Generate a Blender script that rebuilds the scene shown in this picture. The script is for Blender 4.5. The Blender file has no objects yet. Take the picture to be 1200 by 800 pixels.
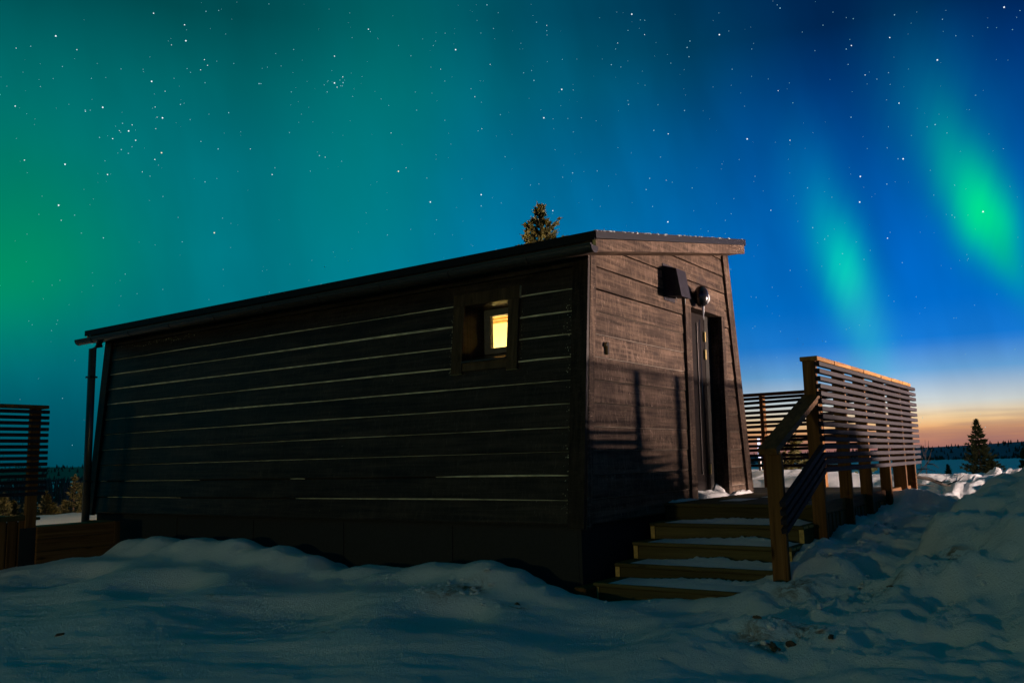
import bpy, math, random
import numpy as np
from mathutils import Vector, Matrix, noise
sc = bpy.context.scene
COL = sc.collection
S = 1.13                      # metres per layout unit
RND = random.Random(7)
def lin(r, g, b):
    f = lambda c: (c/255)/12.92 if c/255 <= .04045 else ((c/255+.055)/1.055)**2.4
    return (f(r), f(g), f(b))

# ------------------------------------------------------------------ camera
CAM = (-5.51788, -3.26023, .477235)
YAW, PITCH, ROLL, FPX = .608992, .137913, -.0246095, 1005.814
fw = Vector((math.cos(YAW)*math.cos(PITCH), math.sin(YAW)*math.cos(PITCH), math.sin(PITCH)))
rt = Vector((math.sin(YAW), -math.cos(YAW), 0)); up = rt.cross(fw)
r2 = math.cos(ROLL)*rt + math.sin(ROLL)*up; u2 = -math.sin(ROLL)*rt + math.cos(ROLL)*up
cd = bpy.data.cameras.new('camera'); cam = bpy.data.objects.new('camera', cd); COL.objects.link(cam)
M = Matrix((r2, u2, -fw)).transposed().to_4x4(); M.translation = Vector(CAM)*S
cam.matrix_world = M
cd.sensor_fit = 'HORIZONTAL'; cd.sensor_width = 36; cd.lens = 36*FPX/1200
cd.clip_start = .05; cd.clip_end = 30000
sc.camera = cam
sc.render.resolution_x, sc.render.resolution_y = 1024, 682
sc.view_settings.view_transform = 'Standard'; sc.view_settings.look = 'None'
sc.view_settings.exposure = 0; sc.view_settings.gamma = 1
def ray(px, py):
    """world direction of a photo pixel (for laying out stars and far things)"""
    return (fw + (px-600)/FPX*r2 - (py-400)/FPX*u2).normalized()

# ------------------------------------------------------------------ world: night sky, dusk glow, aurora
W = bpy.data.worlds.new('World'); sc.world = W; W.use_nodes = True
wt = W.node_tree; wt.nodes.clear(); WL = wt.links
def nd(t, kind, **kw):
    n = t.nodes.new(kind)
    for k, v in kw.items(): setattr(n, k, v)
    return n
def mth(op, a, b=None, c=None, clamp=False):
    n = nd(wt, 'ShaderNodeMath', operation=op, use_clamp=clamp)
    for i, v in enumerate((a, b, c)):
        if v is None: continue
        if isinstance(v, (int, float)): n.inputs[i].default_value = v
        else: WL.new(v, n.inputs[i])
    return n.outputs[0]
def sstep(x, a, b):
    n = nd(wt, 'ShaderNodeMapRange', interpolation_type='SMOOTHSTEP')
    WL.new(x, n.inputs[0]); n.inputs[1].default_value = a; n.inputs[2].default_value = b
    return n.outputs[0]
def mixc(f, a, b, blend='MIX'):
    n = nd(wt, 'ShaderNodeMix', data_type='RGBA', blend_type=blend)
    if isinstance(f, (int, float)): n.inputs[0].default_value = f
    else: WL.new(f, n.inputs[0])
    for i, v in ((6, a), (7, b)):
        if isinstance(v, tuple): n.inputs[i].default_value = (*v, 1)
        else: WL.new(v, n.inputs[i])
    return n.outputs[2]
tc = nd(wt, 'ShaderNodeTexCoord'); sx = nd(wt, 'ShaderNodeSeparateXYZ'); WL.new(tc.outputs['Generated'], sx.inputs[0])
X_, Y_, Z_ = sx.outputs
az = mth('MULTIPLY', mth('ARCTAN2', Y_, X_), 57.29578)
el = mth('MULTIPLY', mth('ARCSINE', Z_), 57.29578)
def ramp(stops):
    n = nd(wt, 'ShaderNodeValToRGB'); n.color_ramp.interpolation = 'B_SPLINE' if False else 'EASE'
    n.color_ramp.interpolation = 'LINEAR'
    e = n.color_ramp.elements
    while len(e) < len(stops): e.new(.5)
    for k, (deg, c) in enumerate(stops):
        e[k].position = (deg+10)/100; e[k].color = (*lin(*c), 1)
    m = mth('MULTIPLY_ADD', el, .01, .1); WL.new(m, n.inputs[0]); return n.outputs[0]
left = ramp([(-4, (0, 56, 72)), (0, (0, 70, 86)), (3, (0, 86, 104)), (6, (0, 104, 121)), (9, (0, 113, 126)), (13.5, (0, 118, 130)), (18.7, (0, 113, 124)), (23.7, (0, 98, 102)), (28, (0, 72, 76)), (38, (0, 68, 76)), (55, (0, 76, 77)), (88, (0, 76, 78))])
mid = ramp([(-4, (40, 50, 60)), (0, (110, 100, 105)), (1.2, (150, 120, 110)), (3, (120, 140, 150)), (5, (60, 125, 160)), (9, (0, 118, 165)), (13.4, (0, 118, 162)), (18.8, (0, 112, 150)), (24, (0, 102, 126)), (28.5, (0, 78, 100)), (38, (0, 68, 82)), (55, (0, 75, 78)), (88, (0, 76, 78))])
right = ramp([(-4, (90, 60, 60)), (0, (150, 100, 98)), (.6, (178, 122, 102)), (1.2, (224, 156, 100)), (2.0, (242, 208, 156)), (2.9, (208, 214, 212)), (4.8, (106, 166, 218)), (6.6, (22, 122, 214)), (9, (0, 108, 204)), (12.4, (0, 98, 190)), (17.6, (0, 78, 160)), (22.6, (0, 52, 118)), (26, (0, 34, 82)), (36, (0, 38, 74)), (55, (0, 66, 77)), (88, (0, 76, 78))])
base = mixc(sstep(az, 36, 58), mixc(sstep(az, 10, 40), right, mid), left)
def lobe(a0, e0, ang, s_long, s_cross, s_long2=None):
    """gaussian in (az, el); long axis rotated by ang from vertical; s_long2 = sigma towards the lower end"""
    da = mth('SUBTRACT', az, a0); de = mth('SUBTRACT', el, e0)
    ca, sa = math.cos(ang), math.sin(ang)
    lo = mth('ADD', mth('MULTIPLY', da, sa), mth('MULTIPLY', de, ca))
    cr = mth('SUBTRACT', mth('MULTIPLY', da, ca), mth('MULTIPLY', de, sa))
    if s_long2 is None: l = mth('DIVIDE', lo, s_long)
    else:
        l = mth('ADD', mth('DIVIDE', mth('MAXIMUM', lo, 0), s_long), mth('DIVIDE', mth('MINIMUM', lo, 0), s_long2))
    c = mth('DIVIDE', cr, s_cross)
    q = mth('ADD', mth('MULTIPLY', l, l), mth('MULTIPLY', c, c))
    return mth('EXPONENT', mth('MULTIPLY', q, -.5))
nz = nd(wt, 'ShaderNodeTexNoise', noise_dimensions='3D'); nz.inputs['Scale'].default_value = 3.2; nz.inputs['Detail'].default_value = 3
mp = nd(wt, 'ShaderNodeMapping'); mp.inputs['Scale'].default_value = (1, 1, .35); WL.new(tc.outputs['Generated'], mp.inputs[0]); WL.new(mp.outputs[0], nz.inputs[0])
wob = mth('MULTIPLY_ADD', nz.outputs[0], .9, .55)
# fine vertical rays
cx_ = nd(wt, 'ShaderNodeCombineXYZ'); WL.new(mth('MULTIPLY', mth('ADD', az, mth('MULTIPLY', el, .35)), .62), cx_.inputs[0]); WL.new(mth('MULTIPLY', el, .07), cx_.inputs[1])
nr = nd(wt, 'ShaderNodeTexNoise'); WL.new(cx_.outputs[0], nr.inputs[0]); nr.inputs['Scale'].default_value = 1; nr.inputs['Detail'].default_value = 2.5
rays = mth('MULTIPLY_ADD', sstep(nr.outputs[0], .25, .75), .30, .80)
cx2 = nd(wt, 'ShaderNodeCombineXYZ'); WL.new(mth('MULTIPLY', mth('ADD', az, mth('MULTIPLY', el, -.2)), .16), cx2.inputs[0]); WL.new(mth('MULTIPLY', el, .06), cx2.inputs[1])
nr2 = nd(wt, 'ShaderNodeTexNoise'); WL.new(cx2.outputs[0], nr2.inputs[0]); nr2.inputs['Scale'].default_value = 1; nr2.inputs['Detail'].default_value = 4
mott = mth('MULTIPLY_ADD', sstep(nr2.outputs[0], .3, .7), .22, .87)
c = base
def addlobe(c, col, amt, *a, wobble=True):
    g = mth('MULTIPLY', lobe(*a), amt)
    g = mth('MULTIPLY', g, wob if wobble else rays, clamp=True)
    return mixc(g, c, lin(*col))
c = mixc(1, c, mott, 'MULTIPLY')
c = addlobe(c, (0, 118, 104), .45, 44, 22.5, -.2, 9.5, 5.0)
c = addlobe(c, (0, 138, 132), .35, 45, 16, 0, 6, 4)
c = addlobe(c, (0, 152, 98), .78, 67, 11.6, .3, 4.6, 5.2, 3.0)
c = addlobe(c, (0, 112, 86), .4, 67, 17, .2, 4, 5)
c = addlobe(c, (0, 124, 155), .38, 7.0, 19.0, .28, 4.2, 2.2, wobble=False)
c = addlobe(c, (0, 195, 150), .34, 6.1, 16.2, .28, 2.6, 1.0, 2.0, wobble=False)
c = addlobe(c, (0, 226, 148), 1.0, 5.25, 13.5, .28, 2.2, 1.0, 1.7, wobble=False)
c = addlobe(c, (0, 190, 135), .45, 4.3, 11.0, .32, 1.8, .6, wobble=False)
c = addlobe(c, (0, 135, 185), .5, 14.4, 14.8, .2, 3.2, 1.3, wobble=False)
c = addlobe(c, (0, 202, 186), 1.0, 13.2, 11.2, .17, 2.3, .88, 1.9, wobble=False)
c = addlobe(c, (50, 190, 205), .45, 12.3, 7.4, .15, 2.2, .9, wobble=False)
# thin cloud streaks low over the sunset
nz2 = nd(wt, 'ShaderNodeTexNoise'); mp2 = nd(wt, 'ShaderNodeMapping'); mp2.inputs['Scale'].default_value = (5, 5, 85)
WL.new(tc.outputs['Generated'], mp2.inputs[0]); WL.new(mp2.outputs[0], nz2.inputs[0]); nz2.inputs['Scale'].default_value = 1; nz2.inputs['Detail'].default_value = 4
low = mth('MULTIPLY', sstep(el, 3.6, 1.0), sstep(az, 45, 25))
c = mixc(mth('MULTIPLY', mth('MULTIPLY', sstep(nz2.outputs[0], .46, .66), low), .38), c, lin(120, 96, 112))
dotf = nd(wt, 'ShaderNodeVectorMath', operation='DOT_PRODUCT'); WL.new(tc.outputs['Generated'], dotf.inputs[0])
dotf.inputs[1].default_value = (math.cos(YAW), math.sin(YAW), 0)
fall = nd(wt, 'ShaderNodeMapRange', interpolation_type='SMOOTHSTEP'); WL.new(dotf.outputs['Value'], fall.inputs[0])
fall.inputs[1].default_value = -.2; fall.inputs[2].default_value = .85; fall.inputs[3].default_value = .32; fall.inputs[4].default_value = 1
bg = nd(wt, 'ShaderNodeBackground'); WL.new(c, bg.inputs[0])
hi = sstep(el, 22, 55); ff_ = mth('ADD', mth('MULTIPLY', fall.outputs[0], mth('SUBTRACT', 1, hi)), hi); WL.new(ff_, bg.inputs[1])
wo = nd(wt, 'ShaderNodeOutputWorld'); WL.new(bg.outputs[0], wo.inputs[0])
W.cycles.sampling_method = 'MANUAL'; W.cycles.sample_map_resolution = 512

# ------------------------------------------------------------------ lamps of the neighbouring cabins (out of frame, to the right and to the left)
def lamp(name, p, watts, col, size):
    l = bpy.data.lights.new(name, 'POINT'); l.energy = watts; l.color = col; l.shadow_soft_size = size
    o = bpy.data.objects.new(name, l); o.location = Vector(p)*S; COL.objects.link(o); return o
lamp('yard_lamp', (10.6, -11.2, 1.16), 25500, (1, .74, .61), .36)
lamp('gable_lamp', (8.6, 9.0, 2.0), 1500, (1, .55, .14), .12)
lamp('path_lamp', (-14.5, 1.0, .50), 700, (1, .98, .38), .25)

# ------------------------------------------------------------------ mesh helpers
class MB:
    def __init__(s): s.v = []; s.f = []; s.m = []
    def poly(s, pts, mi=0):
        n = len(s.v); s.v += [tuple(p) for p in pts]; s.f.append(tuple(range(n, n+len(pts)))); s.m.append(mi)
    def box(s, a, b, mi=0, ends=None, axis=0):
        (x0, y0, z0), (x1, y1, z1) = a, b
        n = len(s.v)
        s.v += [(x, y, z) for x in (x0, x1) for y in (y0, y1) for z in (z0, z1)]
        fs = [(0, 1, 3, 2), (4, 6, 7, 5), (0, 4, 5, 1), (2, 3, 7, 6), (0, 2, 6, 4), (1, 5, 7, 3)]
        for i, f in enumerate(fs):
            s.f.append(tuple(n+k for k in f)); s.m.append(ends if ends is not None and i//2 == axis else mi)
    def prism(s, pts, off, mi=0, side=None):
        """closed prism: polygon pts pushed along vector off"""
        n = len(s.v); k = len(pts); off = Vector(off)
        s.v += [tuple(p) for p in pts] + [tuple(Vector(p)+off) for p in pts]
        s.f.append(tuple(range(n, n+k))); s.m.append(mi)
        s.f.append(tuple(range(n+2*k-1, n+k-1, -1))); s.m.append(mi)
        for i in range(k):
            j = (i+1) % k
            s.f.append((n+i, n+k+i, n+k+j, n+j)); s.m.append(side[i] if side else mi)
    def cham(s, sx_, sy_, sz_, c=.004, mi=0, at=(0, 0, 0), ends=None, axis=0):
        """box with chamfered edges, centred on at"""
        h = (sx_/2, sy_/2, sz_/2); n = len(s.v); idx = {}
        for a in (-1, 1):
            for b in (-1, 1):
                for d in (-1, 1):
                    for k in range(3):
                        p = [a*(h[0]-c), b*(h[1]-c), d*(h[2]-c)]; sg = (a, b, d)
                        p[k] = sg[k]*h[k]
                        idx[(a, b, d, k)] = len(s.v); s.v.append(tuple(p[i]+at[i] for i in range(3)))
        def fc(l, m): s.f.append(tuple(l)); s.m.append(m)
        for k in range(3):
            i, j = (k+1) % 3, (k+2) % 3
            for sg in (-1, 1):
                l = []
                for (u, v) in ((-1, -1), (1, -1), (1, 1), (-1, 1)):
                    q = [0, 0, 0]; q[k] = sg; q[i] = u; q[j] = v; l.append(idx[(*q, k)])
                fc(l if sg > 0 else l[::-1], ends if ends is not None and k == axis else mi)
        for k in range(3):
            i, j = (k+1) % 3, (k+2) % 3
            for u in (-1, 1):
                for v in (-1, 1):
                    q0 = [0, 0, 0]; q0[i] = u; q0[j] = v; q1 = list(q0); q0[k] = -1; q1[k] = 1
                    fc([idx[(*q0, i)], idx[(*q1, i)], idx[(*q1, j)], idx[(*q0, j)]], mi)
        for a in (-1, 1):
            for b in (-1, 1):
                for d in (-1, 1): fc([idx[(a, b, d, k)] for k in range(3)], mi)
    def tube(s, pts, rads, n=8, mi=0, cap=True):
        base = len(s.v); pts = [Vector(p) for p in pts]
        for i, p in enumerate(pts):
            t = (pts[min(i+1, len(pts)-1)] - pts[max(i-1, 0)]).normalized()
            a = t.orthogonal().normalized() if abs(t.z) > .9 else t.cross(Vector((0, 0, 1))).normalized(); b = t.cross(a)
            for k in range(n):
                w = 2*math.pi*k/n; s.v.append(tuple(p + rads[i]*(math.cos(w)*a+math.sin(w)*b)))
        for i in range(len(pts)-1):
            for k in range(n):
                l = (k+1) % n
                s.f.append((base+i*n+k, base+i*n+l, base+(i+1)*n+l, base+(i+1)*n+k)); s.m.append(mi)
        if cap:
            s.f.append(tuple(base+k for k in range(n))[::-1]); s.m.append(mi)
            s.f.append(tuple(base+(len(pts)-1)*n+k for k in range(n))); s.m.append(mi)
    def ball(s, c, r, nu=16, nv=10, mi=0):
        b = len(s.v); r = r if isinstance(r, tuple) else (r, r, r)
        for i in range(nv+1):
            t = math.pi*i/nv
            for k in range(nu):
                w = 2*math.pi*k/nu
                s.v.append((c[0]+r[0]*math.sin(t)*math.cos(w), c[1]+r[1]*math.sin(t)*math.sin(w), c[2]+r[2]*math.cos(t)))
        for i in range(nv):
            for k in range(nu):
                l = (k+1) % nu; s.f.append((b+i*nu+k, b+(i+1)*nu+k, b+(i+1)*nu+l, b+i*nu+l)); s.m.append(mi)
    def mesh(s, name, mats, origin=(0, 0, 0), smooth=False):
        me = bpy.data.meshes.new(name); o = Vector(origin)
        me.from_pydata([tuple((Vector(p)-o)*S) for p in s.v], [], s.f)
        for m in (mats if isinstance(mats, (list, tuple)) else [mats]): me.materials.append(m)
        me.polygons.foreach_set('material_index', s.m)
        if smooth: me.polygons.foreach_set('use_smooth', [True]*len(s.f))
        me.validate(); me.update()
        return me
    def build(s, name, mats, parent=None, smooth=False, origin=None):
        o = origin if origin is not None else (wloc(parent) if parent else (0, 0, 0))
        me = s.mesh(name, mats, o, smooth)
        return link(name, me, parent, o)
LOC = {}
def wloc(o): return LOC[o.name]
def link(name, me, parent=None, at=(0, 0, 0), rot=None):
    ob = bpy.data.objects.new(name, me); COL.objects.link(ob)
    p = Vector(at); LOC[ob.name] = tuple(p)
    if parent: ob.parent = parent; p = p - Vector(wloc(parent))
    ob.location = p*S
    if rot: ob.rotation_euler = rot
    return ob
def thing(name, label, cat, at, group=None):
    o = bpy.data.objects.new(name, None); COL.objects.link(o); o.empty_display_size = .2
    o.location = Vector(at)*S; LOC[o.name] = tuple(at)
    return tag(o, label, cat, group)
def tag(o, label=None, cat=None, group=None, kind=None):
    if label: o['label'] = label
    if cat: o['category'] = cat
    if group: o['group'] = group
    if kind: o['kind'] = kind
    return o

# ------------------------------------------------------------------ materials
def mat(name, rough=.6, spec=.4, metal=0.0):
    m = bpy.data.materials.new(name); m.use_nodes = True; t = m.node_tree
    b = t.nodes['Principled BSDF']; b.inputs['Roughness'].default_value = rough
    b.inputs['Specular IOR Level'].default_value = spec; b.inputs['Metallic'].default_value = metal
    return m, t, b
def noise_n(t, scale, detail=4, vec=None, sc3=None, rough=.55, distort=0):
    n = nd(t, 'ShaderNodeTexNoise'); n.inputs['Scale'].default_value = scale; n.inputs['Detail'].default_value = detail
    n.inputs['Roughness'].default_value = rough; n.inputs['Distortion'].default_value = distort
    if vec is not None:
        if sc3:
            mpn = nd(t, 'ShaderNodeMapping'); mpn.inputs['Scale'].default_value = sc3; t.links.new(vec, mpn.inputs[0]); vec = mpn.outputs[0]
        t.links.new(vec, n.inputs['Vector'])
    return n.outputs[0]
def rampn(t, fac, stops, interp='LINEAR'):
    n = nd(t, 'ShaderNodeValToRGB'); e = n.color_ramp.elements; n.color_ramp.interpolation = interp
    while len(e) < len(stops): e.new(.5)
    for k, (p, c) in enumerate(stops): e[k].position = p; e[k].color = (*c, 1) if isinstance(c, tuple) else (c, c, c, 1)
    t.links.new(fac, n.inputs[0]); return n.outputs[0]
def mixn(t, f, a, b, blend='MIX'):
    n = nd(t, 'ShaderNodeMix', data_type='RGBA', blend_type=blend)
    if isinstance(f, (int, float)): n.inputs[0].default_value = f
    else: t.links.new(f, n.inputs[0])
    for i, v in ((6, a), (7, b)):
        if isinstance(v, tuple): n.inputs[i].default_value = (*v, 1)
        else: t.links.new(v, n.inputs[i])
    return n.outputs[2]
def bump(t, b, h, strength=.3, dist=.01):
    n = nd(t, 'ShaderNodeBump'); n.inputs['Strength'].default_value = strength; n.inputs['Distance'].default_value = dist
    t.links.new(h, n.inputs['Height']); t.links.new(n.outputs[0], b.inputs['Normal'])
def objvec(t, rnd=7.0):
    tcn = nd(t, 'ShaderNodeTexCoord'); oi = nd(t, 'ShaderNodeObjectInfo')
    a = nd(t, 'ShaderNodeVectorMath', operation='SCALE'); a.inputs[0].default_value = (1.7, 2.3, 3.1)
    m_ = nd(t, 'ShaderNodeMath', operation='MULTIPLY'); t.links.new(oi.outputs['Random'], m_.inputs[0]); m_.inputs[1].default_value = rnd
    t.links.new(m_.outputs[0], a.inputs['Scale'])
    v = nd(t, 'ShaderNodeVectorMath', operation='ADD'); t.links.new(tcn.outputs['Object'], v.inputs[0]); t.links.new(a.outputs[0], v.inputs[1])
    return v.outputs[0], oi.outputs['Random']
def axsc(axis, along, across): return tuple(along if i == axis else across for i in range(3))
def wood(name, dark, light, axis, rough=.7, knots=True, vary=.35, bumpy=.25):
    m, t, b = mat(name, rough, .08)
    v, r = objvec(t)
    g = noise_n(t, 1, 5, v, axsc(axis, 1.2, 26), .6, .6)
    col = rampn(t, g, [(.28, dark), (.72, light)])
    big = noise_n(t, 1, 3, v, axsc(axis, .9, 5))
    col = mixn(t, rampn(t, big, [(.35, .0), (.75, .55)]), col, dark)
    if knots:
        vo = nd(t, 'ShaderNodeTexVoronoi'); mpn = nd(t, 'ShaderNodeMapping'); mpn.inputs['Scale'].default_value = axsc(axis, 2.2, 7)
        t.links.new(v, mpn.inputs[0]); t.links.new(mpn.outputs[0], vo.inputs['Vector']); vo.inputs['Scale'].default_value = 1
        kn = rampn(t, vo.outputs['Distance'], [(.06, 1.0), (.16, .0)])
        col = mixn(t, kn, col, tuple(x*.35 for x in dark))
    tone = rampn(t, r, [(0, 1-vary), (1, 1+vary*.3)])
    col = mixn(t, 1, col, tone, 'MULTIPLY')
    t.links.new(col, b.inputs['Base Color']); bump(t, b, g, bumpy, .006)
    return m
def stained(name, axis, mul=1.0, con=1.0, spec=.04):
    """dark brown glazed spruce boards: grain along, planer chatter and pale scuffs across"""
    m, t, b = mat(name, .6 if spec < .1 else .42, spec)
    v, r = objvec(t, 9)
    g = noise_n(t, 1, 5, v, axsc(axis, 1.3, 30), .62, .5)
    col = rampn(t, g, [(.36, tuple(mul*q for q in (.016, .0100, .0068))), (.64, tuple(mul*q for q in (.074, .0495, .035)))])
    ch = noise_n(t, 1, 4, v, axsc(axis, 13, 3.2), .65, 1.6)             # bands across the board
    col = mixn(t, rampn(t, ch, [(.48, 0.0), (.70, .65*con)]), col, tuple(mul*q for q in (.115, .080, .060)))
    sc_ = noise_n(t, 1, 5, v, axsc(axis, 34, 9), .7, 2.4)
    col = mixn(t, rampn(t, sc_, [(.57, 0.0), (.68, .85*con)]), col, tuple(mul*q for q in (.20, .148, .118)))
    bl = noise_n(t, 1, 3, v, axsc(axis, 2.0, 5.0))
    col = mixn(t, rampn(t, bl, [(.42, 0.0), (.66, .8*con)]), col, tuple(mul*q for q in (.014, .009, .007)))
    vo = nd(t, 'ShaderNodeTexVoronoi'); mpn = nd(t, 'ShaderNodeMapping'); mpn.inputs['Scale'].default_value = axsc(axis, 1.5, 5)
    t.links.new(v, mpn.inputs[0]); t.links.new(mpn.outputs[0], vo.inputs['Vector']); vo.inputs['Scale'].default_value = 1
    col = mixn(t, rampn(t, vo.outputs['Distance'], [(.05, .8), (.12, .0)]), col, tuple(mul*q for q in (.018, .013, .011)))
    tone = rampn(t, r, [(0, .78), (1, 1.12)]); col = mixn(t, 1, col, tone, 'MULTIPLY')
    if axis == 0:      # darker round patches right of the wall lamp
        tcn = nd(t, 'ShaderNodeNewGeometry')
        for (x, z, rr, k_) in ((2.46, 2.10, .165, .62), (2.60, 1.94, .10, .5)):
            d = nd(t, 'ShaderNodeVectorMath', operation='DISTANCE'); fl = nd(t, 'ShaderNodeVectorMath', operation='MULTIPLY'); fl.inputs[1].default_value = (1, 0, 1)
            t.links.new(tcn.outputs['Position'], fl.inputs[0]); t.links.new(fl.outputs[0], d.inputs[0]); d.inputs[1].default_value = (x*S, 0, z*S)
            k = nd(t, 'ShaderNodeMapRange', interpolation_type='SMOOTHSTEP'); t.links.new(d.outputs['Value'], k.inputs[0])
            k.inputs[1].default_value = rr*S*1.08; k.inputs[2].default_value = rr*S*.86; k.inputs[4].default_value = k_
            col = mixn(t, k.outputs[0], col, tuple(mul*q for q in (.022, .016, .014)))
    t.links.new(col, b.inputs['Base Color'])
    mx = mixn(t, .45, g, ch); bump(t, b, mx, .35, .006)
    return m
def flat(name, col, rough=.6, metal=0, spec=.4, var=.25, scale=18, bumpy=.1):
    m, t, b = mat(name, rough, spec, metal)
    v, r = objvec(t); n = noise_n(t, scale, 4, v)
    c_ = rampn(t, n, [(.3, tuple(x*(1-var) for x in col)), (.7, tuple(min(1, x*(1+var*.6)) for x in col))])
    t.links.new(c_, b.inputs['Base Color'])
    if bumpy: bump(t, b, n, bumpy, .004)
    return m
MT = {
 'boardY': stained('stained_board_shade_tone', 1, .55, .6, .2), 'boardX': stained('stained_board_lit_tone', 0, 2.0, .8), 'boardZ': stained('stained_trim_lit_tone', 2, 1.5),  # one stain: lamplight painted into the gable tone, shade into the long wall's
 'trimY': stained('stained_trim_shade_tone', 2, .5, .6, .10),  # same stain darkened, shade put into long-side corner boards and window reveal
 'trimW': wood('brown_window_trim', (.035, .023, .012), (.11, .072, .040), 2, .55), 'raw': flat('raw_pine', (.62, .47, .22), .7), 'tongue': flat('bare_tongue', (.56, .50, .34), .7, var=.5, scale=6),
 'plinth': flat('black_plinth_panel', (.014, .0125, .012), .8, scale=40), 'flash': flat('dark_edge_metal', (.007, .0065, .008), .45, .0, .12, bumpy=.03), 'metal': flat('dark_sheet_metal', (.028, .020, .014), .30, .0, .55, bumpy=.03),
 'tongue2': flat('dull_tongue', (.20, .15, .11), .7, var=.5, scale=6), 'void': flat('wall_backing', (.012, .011, .01), .9), 'door': flat('dark_door_panel', (.012, .009, .009), .6, 0, .03), 'handle': flat('dull_steel', (.075, .06, .056), .5), 'brass': flat('brass_plate', (.34, .26, .075), .45, .2),
 'vent': flat('vent_sheet_metal', (.020, .018, .028), .6, 0, .08), 'black': flat('black_gloss', (.012, .012, .014), .16, 0, .6, bumpy=0),
 'wframe': flat('window_sash_paint', (.10, .085, .08), .5), 'plaster': flat('warm_panelling', (.8, .70, .44), .7, var=.08),
 'beam': flat('ceiling_slat', (.30, .17, .05), .6),
 'treatX': wood('treated_pine_x', (.075, .030, .009), (.26, .122, .038), 0), 'capX': wood('treated_pine_cap_lit', (.22, .095, .026), (.60, .31, .09), 0),  # cap is a copy of the treated pine with lamplight put into its colour
 'treatY': wood('treated_pine_y', (.075, .030, .009), (.26, .122, .038), 1),
 'treatZ': wood('treated_pine_z', (.075, .030, .009), (.26, .122, .038), 2),
 'oldX': wood('green_treated_x', (.055, .042, .016), (.14, .108, .042), 0), 'oldY': wood('green_treated_y', (.055, .042, .016), (.14, .108, .042), 1),
 'oldZ': wood('green_treated_z', (.10, .065, .024), (.24, .16, .06), 2),
 'endg': flat('end_grain', (.50, .32, .10), .8, var=.45, scale=30),
 'greyX': wood('grey_slat_x', (.018, .015, .020), (.045, .037, .048), 0, knots=False, vary=.25), 'greyY': wood('grey_slat_y', (.018, .015, .020), (.045, .037, .048), 1, knots=False, vary=.25),
 'bark': flat('bark', (.10, .065, .04), .9, var=.5, scale=12, bumpy=.5), 'twig': flat('dark_bark', (.03, .023, .018), .9, var=.4),
 'ice': flat('ice', (.8, .84, .88), .15, 0, .6, var=.05),
}
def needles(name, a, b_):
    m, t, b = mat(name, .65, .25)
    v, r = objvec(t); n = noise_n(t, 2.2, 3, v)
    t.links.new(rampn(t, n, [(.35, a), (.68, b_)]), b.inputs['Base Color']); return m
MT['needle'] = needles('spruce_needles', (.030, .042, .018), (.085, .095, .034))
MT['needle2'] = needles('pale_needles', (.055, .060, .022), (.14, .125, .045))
MT['forest'] = needles('dark_forest', (.018, .026, .018), (.045, .055, .032))
def glass():
    m = bpy.data.materials.new('window_glass'); m.use_nodes = True; t = m.node_tree; t.nodes.clear()
    o = nd(t, 'ShaderNodeOutputMaterial'); tr = nd(t, 'ShaderNodeBsdfTransparent'); gl = nd(t, 'ShaderNodeBsdfGlossy'); gl.inputs['Roughness'].default_value = .03
    tr.inputs[0].default_value = (.95, .96, .95, 1)
    fr = nd(t, 'ShaderNodeFresnel'); fr.inputs[0].default_value = 1.4; mx = nd(t, 'ShaderNodeMixShader')
    t.links.new(fr.outputs[0], mx.inputs[0]); t.links.new(tr.outputs[0], mx.inputs[1]); t.links.new(gl.outputs[0], mx.inputs[2]); t.links.new(mx.outputs[0], o.inputs[0])
    return m
MT['glass'] = glass()
def emit(name, col, k):
    m = bpy.data.materials.new(name); m.use_nodes = True; t = m.node_tree; t.nodes.clear()
    e = nd(t, 'ShaderNodeEmission'); e.inputs[0].default_value = (*col, 1); e.inputs[1].default_value = k
    o = nd(t, 'ShaderNodeOutputMaterial'); t.links.new(e.outputs[0], o.inputs[0]); return m
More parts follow.
